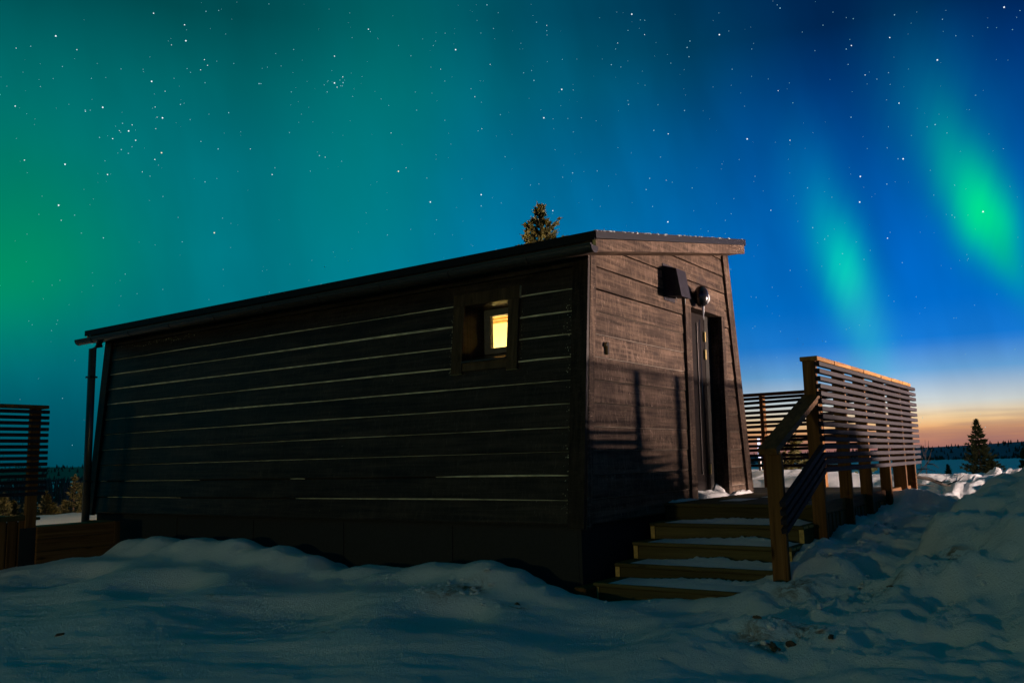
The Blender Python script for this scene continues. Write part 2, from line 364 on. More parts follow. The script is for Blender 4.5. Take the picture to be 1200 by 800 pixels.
def snow_mat(name, dirt=True):
    m, t, b = mat(name, .62, .25)
    g = nd(t, 'ShaderNodeNewGeometry'); P = g.outputs['Position']
    n1 = noise_n(t, 1.1, 5, P); n2 = noise_n(t, 6.5, 8, P, None, .72, .6); n3 = noise_n(t, 85, 4, P, None, .75)
    col = rampn(t, n1, [(.3, (.68, .71, .75)), (.7, (.82, .83, .85))])
    if dirt:
        # gritty, earthy lumps ploughed up with the snow
        tot = None
        for (x, y, rr) in DIRT:
            d = nd(t, 'ShaderNodeVectorMath', operation='DISTANCE')
            fl = nd(t, 'ShaderNodeVectorMath', operation='MULTIPLY'); fl.inputs[1].default_value = (1, 1, 0); t.links.new(P, fl.inputs[0])
            t.links.new(fl.outputs[0], d.inputs[0]); d.inputs[1].default_value = (x*S, y*S, 0)
            k = nd(t, 'ShaderNodeMapRange', interpolation_type='SMOOTHSTEP'); t.links.new(d.outputs['Value'], k.inputs[0])
            k.inputs[1].default_value = rr*S; k.inputs[2].default_value = rr*S*.15; 
            if tot is None: tot = k.outputs[0]
            else:
                a = nd(t, 'ShaderNodeMath', operation='MAXIMUM'); t.links.new(tot, a.inputs[0]); t.links.new(k.outputs[0], a.inputs[1]); tot = a.outputs[0]
        nn = noise_n(t, 7, 6, P, None, .75, .8)
        mm = nd(t, 'ShaderNodeMath', operation='MULTIPLY'); t.links.new(tot, mm.inputs[0]); t.links.new(rampn(t, nn, [(.44, 0.0), (.60, 1.0)]), mm.inputs[1])
        col = mixn(t, mm.outputs[0], col, (.20, .12, .055))
        gr = noise_n(t, 30, 3, P, None, .8)
        col = mixn(t, rampn(t, gr, [(.71, 0.0), (.76, .65)]), col, (.22, .17, .12))
    t.links.new(col, b.inputs['Base Color'])
    n4 = noise_n(t, 28, 4, P, None, .7); hh = mixn(t, .45, mixn(t, .5, n2, n4), n3); bump(t, b, hh, .9, .055)
    return m
DIRT = [(-.80, .66, .22), (-.66, .54, .20), (-.74, .10, .13), (-.98, -1.64, .22), (-.84, -1.77, .26), (.04, -1.52, .2), (0, -2.06, .14), (.3, -2.36, .2), (3.2, -2.45, .3), (-1.84, .72, .12), (-1.5, 2.2, .14)]
MT['snow'] = snow_mat('snow'); MT['snow2'] = snow_mat('fresh_snow', False)

# ------------------------------------------------------------------ terrain (one sheet to the horizon)
CTRL = []
def cp(*l): CTRL.extend(l)
cp((-4.2, -3, -.52), (-3, -1, -.56), (-3.3, 1.4, -.56), (-2, -.8, -.57), (-2.7, .3, -.57), (-1.5, -1.8, -.56), (-1, -.6, -.56), (-1.6, 1.4, -.56), (-2.4, 3.6, -.56),
   (-2.2, 5.6, -.56), (-4.5, 3, -.56), (-5.5, -3.2, -.55), (-5.5, 0, -.55), (-5, 6, -.55), (-3.4, 8, -.55), (-8, 2, -.55), (-7, -6, -.55), (-1.0, .35, -.56), (-1.25, 3.2, -.54), (-1.3, 4.6, -.54),
   (-.15, -.9, -.555), (.3, -.7, -.555), (-.45, -1.25, -.55), (-.1, -1.45, -.44), (-.03, -.72, -.475), (-.04, -.95, -.43), (-.03, -1.2, -.395), (-.25, -1.1, -.49), (.15, -1.38, -.36))
CREST = [(8.1, -.41), (7.7, -.35), (6.9, -.485), (6.18, -.482), (5.68, -.415), (5.2, -.225), (4.75, -.186), (4.19, -.178), (3.79, -.222), (3.54, -.19), (3.17, -.254), (2.94, -.231), (2.6, -.29), (2.18, -.378), (1.88, -.344), (1.07, -.292), (.66, -.243), (.43, -.293), (.14, -.396), (-.08, -.468)]
for y, z in CREST: cp((-.3, y, z), (.05, y+.05, z-.10), (-.72, y, z*.55-.255))
for y in (.3, 1, 1.8, 2.6, 3.4, 4.2, 5): cp((1.0, y, -.55), (2.2, y, -.55))
cp((.02, -.2, -.52), (.4, -.1, -.53), (1, -.6, -.56), (2, -.6, -.56), (3, -.7, -.5), (4.2, -.6, -.45), (3.9, 1.5, -.45), (4.2, 3, -.4), (2, 7, -.5), (0.5, 7.2, -.5), (-1, 7.6, -.5), (4, 6, -.45))
FL = [(.1, -.305), (.47, -.23), (.89, -.197), (1.37, -.153), (1.91, -.09), (2.52, -.068), (3.03, -.047), (3.5, -.01), (3.92, .075), (4.25, -.05), (4.65, -.12), (5.2, -.11)]
for x, z in FL: cp((x, -1.47, z), (x-.02, -1.62, z-.015))
cp((3.92, -1.52, .13), (4.0, -1.66, .07), (.5, -1.95, -.34), (1.2, -1.9, -.27), (2, -1.9, -.2), (3, -1.85, -.14), (4, -1.85, -.10), (5, -1.8, -.15), (6, -1.7, -.13), (-.6, -1.65, -.43), (-.85, -1.6, -.40), (-1.1, -1.65, -.47), (0, -1.75, -.38))
cp((.2, -2.35, -.16), (.8, -2.4, .06), (1.4, -2.5, .145), (2.1, -2.55, .195), (2.75, -2.6, .24), (3.8, -2.6, .12), (4.6, -2.6, .0), (5.5, -2.5, -.14), (6.5, -2.45, -.10), (4.4, -2.15, -.10), (-.4, -2.35, -.34), (-1.0, -2.5, -.47),
   (.4, -2.9, .05), (1.5, -2.9, .32), (3, -2.9, .42), (4.2, -3.0, .22), (5.2, -3.0, .0), (6.2, -3.1, -.1), (-.6, -3.1, -.3), (-2, -3.2, -.5), (-3.5, -4.4, -.5), (-1.2, -4, -.1),
   (0, -4.4, .75), (1.5, -4.4, .95), (3, -4.4, 1.0), (3.7, -4.4, .92), (4.3, -4.4, .84), (4.9, -4.4, .70), (5.3, -4.4, .42), (6.0, -4.4, .05), (7, -4.4, -.1), (8.5, -4.4, 0), (-2, -6, .2),
   (0, -6, .55), (2, -6, .7), (4, -6, .7), (5.4, -6, .38), (6.6, -6.5, -.1), (8, -7, -.3), (2, -9, -.4), (6, -10, -.5), (10, -11, -.4), (11, -7, -.3), (-2, -9, -.4))
cp((6.2, -1.3, -.06), (5.8, -.6, -.12), (6.6, -.3, 0.0), (7.4, -1.63, .10), (8.4, -1.0, .13), (9.4, -2, .11), (10.5, -1.3, .06), (8.2, -2.8, .12), (10, -3.2, .05), (7.6, .6, .14), (8.4, 1.6, .24), (9, 3, .26), (7, 2.5, .02), (9.5, 4.8, .2), (6, 4.5, -.25), (11.5, 2, .1))
CTRL = np.array(CTRL)
def smooth(x, a, b):
    t = np.clip((x-a)/(b-a), 0, 1); return t*t*(3-2*t)
def height(X, Y):
    X = np.asarray(X, float); Y = np.asarray(Y, float)
    num = np.zeros_like(X); den = np.zeros_like(X)
    for x, y, z in CTRL:
        w = 1/((X-x)**2+(Y-y)**2+.018)**2.2
        num += w*z; den += w
    h = num/den
    dx, dy = X-CAM[0], Y-CAM[1]; r = np.hypot(dx, dy)
    flat_ = -.5 - 0*r
    h = h*(1-smooth(r, 15.5, 19)) + flat_*smooth(r, 15.5, 19)
    ang = np.degrees(np.arctan2(dy, dx))
    side = smooth(ang, 34, 48)                         # left of the cabin the plateau runs out farther
    r0 = 17 + 5*side
    h = h - 7.5*smooth(r, r0, r0+42)
    return h
def grid_axis(lo, hi, step, far):
    a = list(np.arange(lo, hi+1e-6, step)); s = step; x = hi; outp = []
    while x < far: s *= 1.16; x += s; outp.append(x)
    s = step; x = lo; outn = []
    while x > -far: s *= 1.16; x -= s; outn.append(x)
    return np.array(outn[::-1]+a+outp)
gx = grid_axis(-3.4, 5.4, .032, 3200); gy = grid_axis(-3.1, 5.6, .032, 3200)
GX, GY = np.meshgrid(gx, gy, indexing='ij')
H = height(GX, GY)
def fbm(px, py, sc_, seed, oc=3):
    return noise.fractal(Vector((px*sc_, py*sc_, seed)), 1.0, 2.0, oc)
def detail(x, y):
    r = math.hypot(x-CAM[0], y-CAM[1])
    if r > 60: return 0.0
    rough = 0
    # ploughed, lumpy banks to the right; wind-smoothed drift to the left; packed tracks in front
    bank = 1/(1+math.exp(-(-y-1.25)*5))*(1/(1+math.exp(-(x+1.3)*3)))
    drift = math.exp(-((x+.45)/.45)**2)*(1/(1+math.exp((-.2-y)*4)))
    rough += bank*(.055*fbm(x, y, 1.7, 1.1, 4) + .060*fbm(x, y, 4.4, 4.2, 3) - .045*abs(fbm(x, y, 9, 7.7, 3)) + .026*max(0, fbm(x, y, 15, 12.9, 2)) + .014*fbm(x, y, 22, 2.9, 3))
    rough += drift*(.030*fbm(x+.5*y, y, 1.6, 9.4, 2)+.016*abs(fbm(x*2+y, y*1.2, 2.6, 3.4, 2)) + .007*fbm(x, y, 14, 6.2, 3))
    u = x*.57-y*.82; w = x*.82+y*.57
    rough += (1-bank)*(1-drift)*(.014*fbm(u*.35, w*1.6, 1.9, 5.5, 3)+.008*fbm(u*.6, w*3.2, 4, 8.8, 3)+.006*fbm(x, y, 9, 1.8, 4))
    if r > 9: rough += .05*fbm(x, y, .8, 3.3, 3)
    return rough
for i in range(len(gx)):
    for j in range(len(gy)):
        x, y = gx[i], gy[j]
        if abs(x) < 45 and abs(y) < 45: H[i, j] += detail(x, y)
nx_, ny_ = len(gx), len(gy)
vv = np.stack([GX, GY, H], -1).reshape(-1, 3)*S
ii, jj = np.meshgrid(np.arange(nx_-1), np.arange(ny_-1), indexing='ij'); a = (ii*ny_+jj).ravel()
ff = np.stack([a, a+ny_, a+ny_+1, a+1], -1)
me = bpy.data.meshes.new('snow_ground')
me.vertices.add(len(vv)); me.vertices.foreach_set('co', vv.ravel())
me.loops.add(ff.size); me.loops.foreach_set('vertex_index', ff.ravel())
me.polygons.add(len(ff)); me.polygons.foreach_set('loop_start', np.arange(0, ff.size, 4)); me.polygons.foreach_set('loop_total', np.full(len(ff), 4))
me.update(calc_edges=True); me.polygons.foreach_set('use_smooth', [True]*len(ff)); me.materials.append(MT['snow'])
tag(link('snow_ground', me), kind='structure')
def hgt(x, y): return float(height(np.array([x]), np.array([y]))[0]) + detail(x, y)

# far hills across the snowfield
def hill(name, r0, a0, a1, hf, depth=700, n=90):
    mb = MB(); rows = []
    for k in range(n+1):
        a_ = math.radians(a0+(a1-a0)*k/n); hh = hf(a0+(a1-a0)*k/n)
        rows.append([(CAM[0]+math.cos(a_)*r, CAM[1]+math.sin(a_)*r, z) for r, z in ((r0, -9), (r0+depth*.45, -8+hh*.75), (r0+depth*.8, -8+hh), (r0+depth*1.6, -10))])
    for k in range(n):
        for q in range(3): mb.poly([rows[k][q], rows[k][q+1], rows[k+1][q+1], rows[k+1][q]])
    return tag(mb.build(name, MT['forest'], smooth=True), kind='structure')
hillf = lambda d: 8.5 + 10*math.exp(-((d-2)/9)**2) + 2.5*noise.noise(Vector((d*.21, 3.1, 0))) + 1.2*noise.noise(Vector((d*.8, 1.1, 0))) + (2+5*math.exp(-((d-64)/7)**2) if d > 40 else 0)
hill('hill', 860, -40, 130, hillf)

# ------------------------------------------------------------------ cabin
BAT = .10453; P_ = .18
cabin = thing('cabin', 'black timber cabin with sloping roof, one lit window and a recessed door', 'cabin', (1.7, 3.3, -.5))
L1 = 6.55; RX = lambda z: 3.529-.142*z          # right-hand edge of the gable
roofz = lambda x: 2.03 + .179*x                  # underside of the roof over the gable
nrm = Vector((-1, 0, BAT)).normalized()
def lw(y, z, o=0): return Vector((BAT*z, y, z)) + nrm*o
def clip(poly, f):
    out = []
    for i in range(len(poly)):
        p, q = poly[i], poly[(i+1) % len(poly)]; a, b = f(p), f(q)
        if a >= 0: out.append(p)
        if (a >= 0) != (b >= 0):
            t = a/(a-b); out.append((p[0]+(q[0]-p[0])*t, p[1]+(q[1]-p[1])*t))
    return out
# long wall
WY0, WY1, WZ0, WZ1 = .712, 1.168, 1.29, 1.78       # window opening
mb = MB()
ztop = 2.12
for (ya, yb, za, zb) in ((.02, WY0, -.02, ztop), (WY1, L1+.1, -.02, ztop), (WY0, WY1, -.02, WZ0), (WY0, WY1, WZ1, ztop)):
    mb.poly([lw(ya, za, -.012), lw(yb, za, -.012), lw(yb, zb, -.012), lw(ya, zb, -.012)])
walll = mb.build('wall', MT['void'], cabin)
farend = lambda z: L1 - .02 + .05*z
vis = {1: .013, 2: .014, 3: .006, 4: .008, 5: .012, 6: .014, 7: .014, 8: .015, 9: .015, 10: .010}
for k in range(12):
    z0, z1 = k*P_, (k+1)*P_-.007
    if k == 11: z1 = 2.13
    spans = [(.10, None)] if not (z0 < WZ1-.01 and z1 > WZ0+.01) else [(.10, WY0-.005), (WY1+.005, None)]
    for ya, yb in spans:
        y0b, y1b = (farend(z0), farend(z1)) if yb is None else (yb, yb)
        jig = RND.uniform(0, .004); mb = MB()
        n = 14 if yb is None else 3
        # shiplap: bottom edge proud of the board below, top edge tucked in; slight cupping along the length
        ring = []
        for q in range(n+1):
            t = q/n; w = .0025*math.sin(q*2.1+k*1.7)
            yA = ya+(y0b-ya)*t; yB = ya+(y1b-ya)*t
            ring.append([lw(yA, z0+w*.6, -.008), lw(yA, z0+w*.6, .018+jig), lw(yA, z0+.005+w*.6, .022+jig), lw(yB, z1-.004+w*.4, .014+jig+w), lw(yB, z1+w*.4, .009), lw(yB, z1+w*.4, -.008)])
        for q in range(n):
            for e in range(6):
                f = (e+1) % 6; mb.poly([ring[q][e], ring[q+1][e], ring[q+1][f], ring[q][f]])
        mb.poly(ring[0][::-1]); mb.poly(ring[n])
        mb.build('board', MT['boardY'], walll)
        # bare tongue showing in the joint under this board
        if k in vis:
            mb = MB(); tt = vis[k]; yy0 = ya
            segs = [(ya, y0b)] if k > 2 else ([(ya, 3.1), (4.9, 6.3)] if k == 1 else [(ya, 1.4), (3.0, 3.2), (4.6, 6.0), (6.35, 6.5)])
            for s0, s1 in segs:
                m_ = max(2, int((s1-s0)/.22)); prev = None
                for q in range(m_+1):
                    y = s0+(s1-s0)*q/m_
                    hh = tt*max(.25, .70+.6*noise.noise(Vector((y*.8, k*3.7, .5)))) * (1 if 0 < q < m_ else .55)
                    cur = (lw(y, z0-.0075, .0165), lw(y, z0-.0075+hh, .0235+jig), lw(y, z0-.0075+hh, .012))
                    if prev:
                        mb.poly([prev[0], cur[0], cur[1], prev[1]]); mb.poly([prev[1], cur[1], cur[2], prev[2]])
                    prev = cur
            tag(mb.build('bare_tongue', MT['tongue'], walll), kind='stuff')
# flecks where the glaze missed the wood beside the trims
mb = MB()
def fleck(y, z, s):
    a = lw(y, z, .026); dy = Vector((0, s*RND.uniform(.6, 1.3), 0)); dz = Vector((BAT, 0, 1))*s*RND.uniform(.5, 1.4)
    mb.poly([a-dy, a-dz, a+dy*.8, a+dz*.9])
for q in range(95):
    fleck(.112+abs(RND.gauss(0, .03)), RND.choice([RND.uniform(.05, .9), RND.uniform(1.0, 1.75), RND.uniform(1.2, 1.7)]), RND.uniform(.0016, .0048))
for q in range(45): fleck(1.30+abs(RND.gauss(0, .010)), RND.uniform(1.2, 1.72), RND.uniform(.0018, .0045))
for q in range(26): fleck(.585-abs(RND.gauss(0, .008)), RND.uniform(1.22, 1.7), RND.uniform(.0015, .0036))
for q in range(60): fleck(RND.gauss(5.6, .35), 1.93+RND.gauss(0, .015)+.01*RND.random(), RND.uniform(.003, .007))
for q in range(40): fleck(RND.uniform(.2, 6.2), RND.uniform(.05, 1.95), RND.uniform(.0015, .0032))
tag(mb.build('bare_fleck', MT['tongue'], walll), kind='stuff')
# gable wall
DX0, DX1, DZ0, DZ1 = 2.0, 2.80, .085, 1.89
sh = lambda z: .033*(z-.1)
gable_poly = [(0, -.02), (RX(-.02), -.02), (RX(2.58), 2.60), (.215, 2.08)]
mb = MB()
def gq(pts, y): return [(x, y, z) for x, z in pts]
lp = clip(gable_poly, lambda p: DX0+.02-p[0]); rp = clip(gable_poly, lambda p: p[0]-DX1-.06); md = clip(clip(gable_poly, lambda p: p[0]-DX0-.02), lambda p: DX1+.06-p[0])
for po in (lp, rp, clip(md, lambda p: p[1]-DZ1), clip(md, lambda p: DZ0-p[1])): mb.poly(gq(po, .012))
wallg = mb.build('wall', MT['void'], cabin)
for k in range(15):
    z0, z1 = k*P_+.003, (k+1)*P_-.008
    full = [(BAT*z0+.065, z0), (RX(z0)-.17, z0), (RX(z1)-.17, z1), (BAT*z1+.07, z1)]
    full = clip(full, lambda p: roofz(p[0])-.005-p[1])
    if len(full) < 3: continue
    parts = [full]
    if z0 < DZ1+.08 and z1 > DZ0:
        parts = [clip(full, lambda p: DX0-.01+sh(p[1])-p[0]), clip(full, lambda p: p[0]-DX1-.02-sh(p[1]))]
    for po in parts:
        if len(po) < 3: continue
        jig = RND.uniform(0, .003); mb = MB()
        y_of = lambda z: -.016-jig-.006*(1-(z-z0)/(z1-z0+1e-6))
        fr = [(x, y_of(z), z) for x, z in po]; bk = [(x, .008, z) for x, z in po]
        mb.poly(fr)
        for i in range(len(po)):
            j = (i+1) % len(po); mb.poly([fr[i], bk[i], bk[j], fr[j]])
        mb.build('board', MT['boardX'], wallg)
        if 1 <= k <= 9:
            xs = [p[0] for p in po]; t_ = .007 if k < 5 else (.006 if k in (8, 7) else .003)
            mb = MB(); a0_, a1_ = min(xs)+.005, max(xs)-.005
            mb.poly([(a0_, -.0175, z0-.0065), (a1_, -.0175, z0-.0065), (a1_, -.0185, z0-.0065+t_), (a0_, -.0185, z0-.0065+t_*.7)])
            tag(mb.build('bare_tongue', MT['tongue2'], wallg), kind='stuff')
# far walls, closed
mb = MB()
rzt = 2.57
mb.poly([(RX(-.02), .02, -.02), (RX(-.02), L1, -.02), (RX(rzt), L1+.1, rzt), (RX(rzt), .02, rzt)])
mb.poly([(0, L1+.02, -.02), (.21, L1+.12, 2.08), (RX(rzt), L1+.12, rzt), (RX(-.02), L1+.02, -.02)])
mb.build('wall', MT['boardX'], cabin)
# corner boards
def trim(pts3, off, nm='corner_board', m=('boardZ',), side=None, parent=cabin):
    mb = MB(); mb.prism(pts3, off, 0, side); return mb.build(nm, [MT[x] for x in m], parent)
zt = 2.06
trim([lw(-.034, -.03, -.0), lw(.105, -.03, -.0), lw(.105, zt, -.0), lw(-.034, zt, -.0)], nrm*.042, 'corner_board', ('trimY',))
trim([(BAT*-.03-.005, -.002, -.03), (.07, -.002, -.03), (.30, -.002, zt+.02), (BAT*zt-.005, -.002, zt+.02)], (0, -.036, 0))
trim([(RX(.085)-.15, -.002, .085), (RX(.085), -.002, .085), (RX(2.585), -.002, 2.585), (RX(2.56)-.15, -.002, 2.56)], (0, -.040, 0))
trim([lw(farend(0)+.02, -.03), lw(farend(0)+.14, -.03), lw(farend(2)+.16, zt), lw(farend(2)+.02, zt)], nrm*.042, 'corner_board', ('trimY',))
# plinth and sill log
mb = MB()
mb.box((.03, .03, -.75), (3.49, .06, -.024)); mb.box((.03, .062, -.75), (.06, L1+.02, -.024)); mb.box((.062, L1-.02, -.75), (3.49, L1+.018, -.03))
for y in (1.25, 2.5, 3.75, 5.0): mb.box((.022, y-.006, -.75), (.0298, y+.006, -.03))
mb.build('plinth', MT['plinth'], cabin)
mb = MB(); mb.cham(1.5, .10, .10, .008, at=(.62, -.03, -.475)); mb.build('sill_log', MT['treatX'], cabin)
# roof
EX, VY, BX, BY = 0.0, -.2, 3.24, L1+.36      # eave x, verge y, back x, far verge y
rz = lambda x: 2.045 + .179*x
mb = MB()
mb.prism([(EX+.03, VY+.03, rz(EX+.03)), (BX-.03, VY+.03, rz(BX-.03)), (BX-.03, VY+.03, rz(BX-.03)+.07), (EX+.03, VY+.03, rz(EX+.03)+.07)], (0, BY-VY-.06, 0))
roof = mb.build('roof', MT['boardX'], cabin)
mb = MB()    # sheet metal skin with seams and turned-down edges
mb.prism([(EX-.012, VY-.012, rz(EX)+.112), (BX+.012, VY-.012, rz(BX)+.112), (BX+.012, VY-.012, rz(BX)+.122), (EX-.012, VY-.012, rz(EX)+.122)], (0, BY-VY+.024, 0))
y = VY+.2
while y < BY: mb.prism([(EX+.25, y, rz(EX+.25)+.121), (BX, y, rz(BX)+.121), (BX, y, rz(BX)+.140), (EX+.25, y, rz(EX+.25)+.128)], (0, .012, 0)); y += .33
mb.build('roof_sheet', MT['flash'], roof)
mb = MB()
for yy in (VY-.014, BY+.004):
    mb.prism([(EX-.014, yy, rz(EX)+.066), (BX+.014, yy, rz(BX)+.066), (BX+.014, yy, rz(BX)+.128), (EX-.014, yy, rz(EX)+.128)], (0, .010, 0))
mb.box((EX-.024, VY-.004, rz(EX)+.058), (EX-.014, BY+.004, rz(EX)+.124)); mb.box((BX+.014, VY-.004, rz(BX)+.06), (BX+.024, BY+.004, rz(BX)+.126))
mb.build('edge_flashing', MT['flash'], roof)
for yy in (VY, BY-.03):
    trim([(EX+.002, yy, rz(EX)-.028), (BX, yy, rz(BX)-.028), (BX, yy, rz(BX)+.064), (EX+.002, yy, rz(EX)+.064)], (0, .028, 0), 'verge_board', ('boardX', 'raw'), [0, 1, 0, 1], roof)
mb = MB(); mb.box((EX+.004, VY+.032, rz(EX)-.03), (EX+.028, BY-.032, rz(EX)+.057)); mb.build('eave_board', MT['boardY'], roof)
mb = MB(); mb.prism([(EX+.03, VY+.031, rz(EX)-.028), (BX-.03, VY+.031, rz(BX)-.028), (BX-.03, VY+.031, rz(BX)-.012), (EX+.03, VY+.031, rz(EX)-.012)], (0, BY-VY-.062, 0)); mb.build('soffit', MT['boardX'], roof)
mb = MB()
for q in range(150):
    x = EX + (BX-EX)*RND.random()**1.7; s_ = RND.uniform(.004, .012); z = rz(x)+.126
    n = len(mb.v); mb.ball((x, VY-.008+RND.uniform(-.004, .02), z), (s_*RND.uniform(1, 2.6), s_, s_*.8), 6, 4)
    for k in range(n, len(mb.v)):
        v = Vector(mb.v[k]); w = 1+.5*noise.noise(v*60); mb.v[k] = (x+(v.x-x)*w, v.y, z+(v.z-z)*w)
tag(mb.build('roof_frost', MT['snow2'], roof), kind='stuff')
# gutter
gz = 2.04; gxx = EX-.075
def gprof(r, n=9): return [(gxx+r*math.cos(math.pi+math.pi*i/(n-1)), gz+r*math.sin(math.pi+math.pi*i/(n-1))) for i in range(n)]
def gutter_mesh():
    mb = MB(); o, i_ = gprof(.052), gprof(.047); loop = o+i_[::-1]
    mb.prism([(x, VY-.03, z) for x, z in loop], (0, BY+.06-VY, 0)); return mb
g_ = gutter_mesh().build('gutter', MT['metal'], cabin)
for yy in (VY-.032, BY+.03):
    mb = MB(); mb.prism([(x, yy, z) for x, z in gprof(.055)], (0, .004, 0)); mb.build('end_cap', MT['vent'], g_)
mb = MB(); mb.prism([(x, 0, z) for x, z in gprof(.058)+gprof(.0525)[::-1]], (0, .018, 0)); bm_ = mb.mesh('bracket', MT['metal'], (gxx, 0, gz))
y = .35
while y < BY-.2: link('bracket', bm_, g_, (gxx, y, gz)); y += .78
mb = MB(); mb.tube([(gxx, VY-.03, gz+.002), (gxx, BY+.03, gz+.002)], [.001, .001], 4)
mb = MB(); mb.tube([(gxx-.052, VY-.03, gz+.004), (gxx-.052, BY+.03, gz+.004)], [.008, .008], 6); mb.build('rolled_lip', MT['metal'], g_)
# downpipe
px_, py_ = -.10, 6.70
px_, py_ = -.165, 6.46
mb = MB(); mb.tube([(gxx, py_, gz-.045), (gxx-.01, py_, gz-.09), (px_, py_, gz-.15), (px_, py_, -.7)], [.045, .045, .043, .043], 12); dp = mb.build('downpipe', MT['metal'], cabin, smooth=True)
for zz in (1.55, .35):
    mb = MB(); mb.box((px_-.047, py_-.047, zz), (px_+.047, py_+.047, zz+.02)); mb.build('pipe_clip', MT['metal'], dp)
# window
WD = .40
fy0, fy1, fz0, fz1 = WY0+.004, WY1-.008, WZ0+.101, WZ1-.004
mb = MB()   # the sash
for (y0, y1, z0, z1) in ((fy0, fy0+.06, fz0, fz1), (fy1-.062, fy1, fz0, fz1), (fy0+.06, fy1-.062, fz0, fz0+.05), (fy0+.06, fy1-.062, fz1-.055, fz1)):
    mb.box((WD, y0, z0), (WD+.05, y1, z1))
window = mb.build('window', MT['wframe'], cabin)
def wtrim(y0, y1, z0, z1, side, o=.046):
    mb = MB(); mb.prism([lw(y0, z0, .02), lw(y1, z0, .02), lw(y1, z1, .02), lw(y0, z1, .02)], nrm*(o-.02), 0, side)
    return mb.build('trim_board', [MT['trimW'], MT['raw']], window)
wtrim(.600, 1.290, WZ1+.002, 1.885, [0, 1, 0, 1])                    # head
wtrim(.608, .712, 1.198, WZ1, [1, 0, 0, 0]); wtrim(1.170, 1.284, 1.198, WZ1, [1, 0, 0, 0])
wtrim(.714, 1.168, 1.222, WZ0-.002, [0, 0, 0, 0], .036)
mb = MB()   # reveal linings
a_ = [lw(WY0, WZ0, .03), lw(WY1, WZ0, .03), lw(WY1, WZ1, .03), lw(WY0, WZ1, .03)]
b_ = [Vector((WD+.04, WY0, WZ0+.085)), Vector((WD+.04, WY1, WZ0+.085)), Vector((WD+.04, WY1, WZ1)), Vector((WD+.04, WY0, WZ1))]
for i in range(1, 4):
    j = (i+1) % 4; mb.poly([a_[i], a_[j], b_[j], b_[i]])
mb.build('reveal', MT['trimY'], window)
mb = MB(); mb.prism([lw(WY0+.002, WZ0-.004, .06), lw(WY1-.002, WZ0-.004, .06), Vector((WD+.02, WY1-.002, WZ0+.085)), Vector((WD+.02, WY0+.002, WZ0+.085))], (0, 0, .014)); mb.build('sill', MT['metal'], window)
mb = MB(); mb.box((WD+.02, fy0+.058, fz0+.048), (WD+.026, fy1-.06, fz1-.053)); mb.build('pane', MT['glass'], window)
# lit room behind the window
R0, R1, RY0, RY1, RZ0, RZ1 = WD+.055, 1.55, .15, 2.3, .6, 1.90
mb = MB()
mb.poly([(R1, RY0, RZ0), (R1, RY1, RZ0), (R1, RY1, RZ1), (R1, RY0, RZ1)]); mb.poly([(R0, RY0, RZ0), (R1, RY0, RZ0), (R1, RY0, RZ1), (R0, RY0, RZ1)])
mb.poly([(R0, RY1, RZ0), (R0, RY1, RZ1), (R1, RY1, RZ1), (R1, RY1, RZ0)]); mb.poly([(R0, RY0, RZ0), (R0, RY1, RZ0), (R1, RY1, RZ0), (R1, RY0, RZ0)]); mb.poly([(R0, RY0, RZ1), (R1, RY0, RZ1), (R1, RY1, RZ1), (R0, RY1, RZ1)])
for (ya, yb, za, zb) in ((RY0, fy0, RZ0, RZ1), (fy1, RY1, RZ0, RZ1), (fy0, fy1, RZ0, fz0), (fy0, fy1, fz1, RZ1)): mb.poly([(R0, ya, za), (R0, yb, za), (R0, yb, zb), (R0, ya, zb)])
room = mb.build('room_lining', MT['plaster'], cabin)
for q in range(6):
    mb = MB(); mb.box((.62+q*.15, RY0+.01, RZ1-.05), (.62+q*.15+.055, RY1-.01, RZ1-.004)); mb.build('ceiling_slat', MT['beam'], room)
rl = bpy.data.lights.new('room_lamp', 'POINT'); rl.energy = 125; rl.color = (1, .85, .47); rl.shadow_soft_size = .08
ro = bpy.data.objects.new('room_lamp', rl); ro.location = Vector((1.0, 1.85, 1.0))*S; COL.objects.link(ro)
# door
DD = .08
def gp(x0, x1, z0, z1, y): return [(x0+sh(z0), y, z0), (x1+sh(z0), y, z0), (x1+sh(z1), y, z1), (x0+sh(z1), y, z1)]
def dpart(nm, pts, off, m): mb = MB(); mb.prism(pts, off); return mb.build(nm, MT[m], door)
jx0, jx1 = 2.03, 2.805
mb = MB(); mb.prism(gp(jx0-.02, jx1+.02, .10, DZ1, DD), (0, .045, 0)); door = mb.build('door', MT['door'], cabin)
dpart('jamb', gp(jx0-.10, jx0-.001, DZ0, DZ1-.002, -.002), (0, DD, 0), 'boardZ'); dpart('jamb', gp(jx1+.001, jx1+.05, DZ0, DZ1-.002, .0), (0, DD-.002, 0), 'boardZ')
dpart('head_lining', gp(jx0-.002, jx1+.002, DZ1+.002, DZ1+.03, 0), (0, DD, 0), 'boardX')
dpart('architrave', gp(jx0-.13, jx0-.004, DZ0, 1.888, -.046), (0, .042, 0), 'boardZ'); dpart('architrave', gp(jx1+.004, jx1+.082, DZ0, 1.888, -.046), (0, .042, 0), 'boardZ')
dpart('head_architrave', gp(jx0-.13, jx1+.082, 1.890, 1.985, -.047), (0, .043, 0), 'boardX')
dpart('threshold', gp(jx0, jx1, .085, .115, -.02), (0, DD+.015, 0), 'metal')
for zz in (1.62, 1.44, .30): dpart('hinge', gp(2.605, 2.632, zz, zz+.10, DD-.020), (0, .019, 0), 'brass')
dpart('reveal_shade_strip', gp(2.636, jx1, .12, DZ1-.002, DD-.004), (0, .003, 0), 'void'); dpart('pull_handle', gp(2.43, 2.440, .30, 1.80, DD-.012), (0, .012, 0), 'handle')  # black strip over the leaf stands in for the shaded right reveal
dpart('groove_strip', gp(2.52, 2.53, .14, 1.84, DD-.004), (0, .003, 0), 'black')
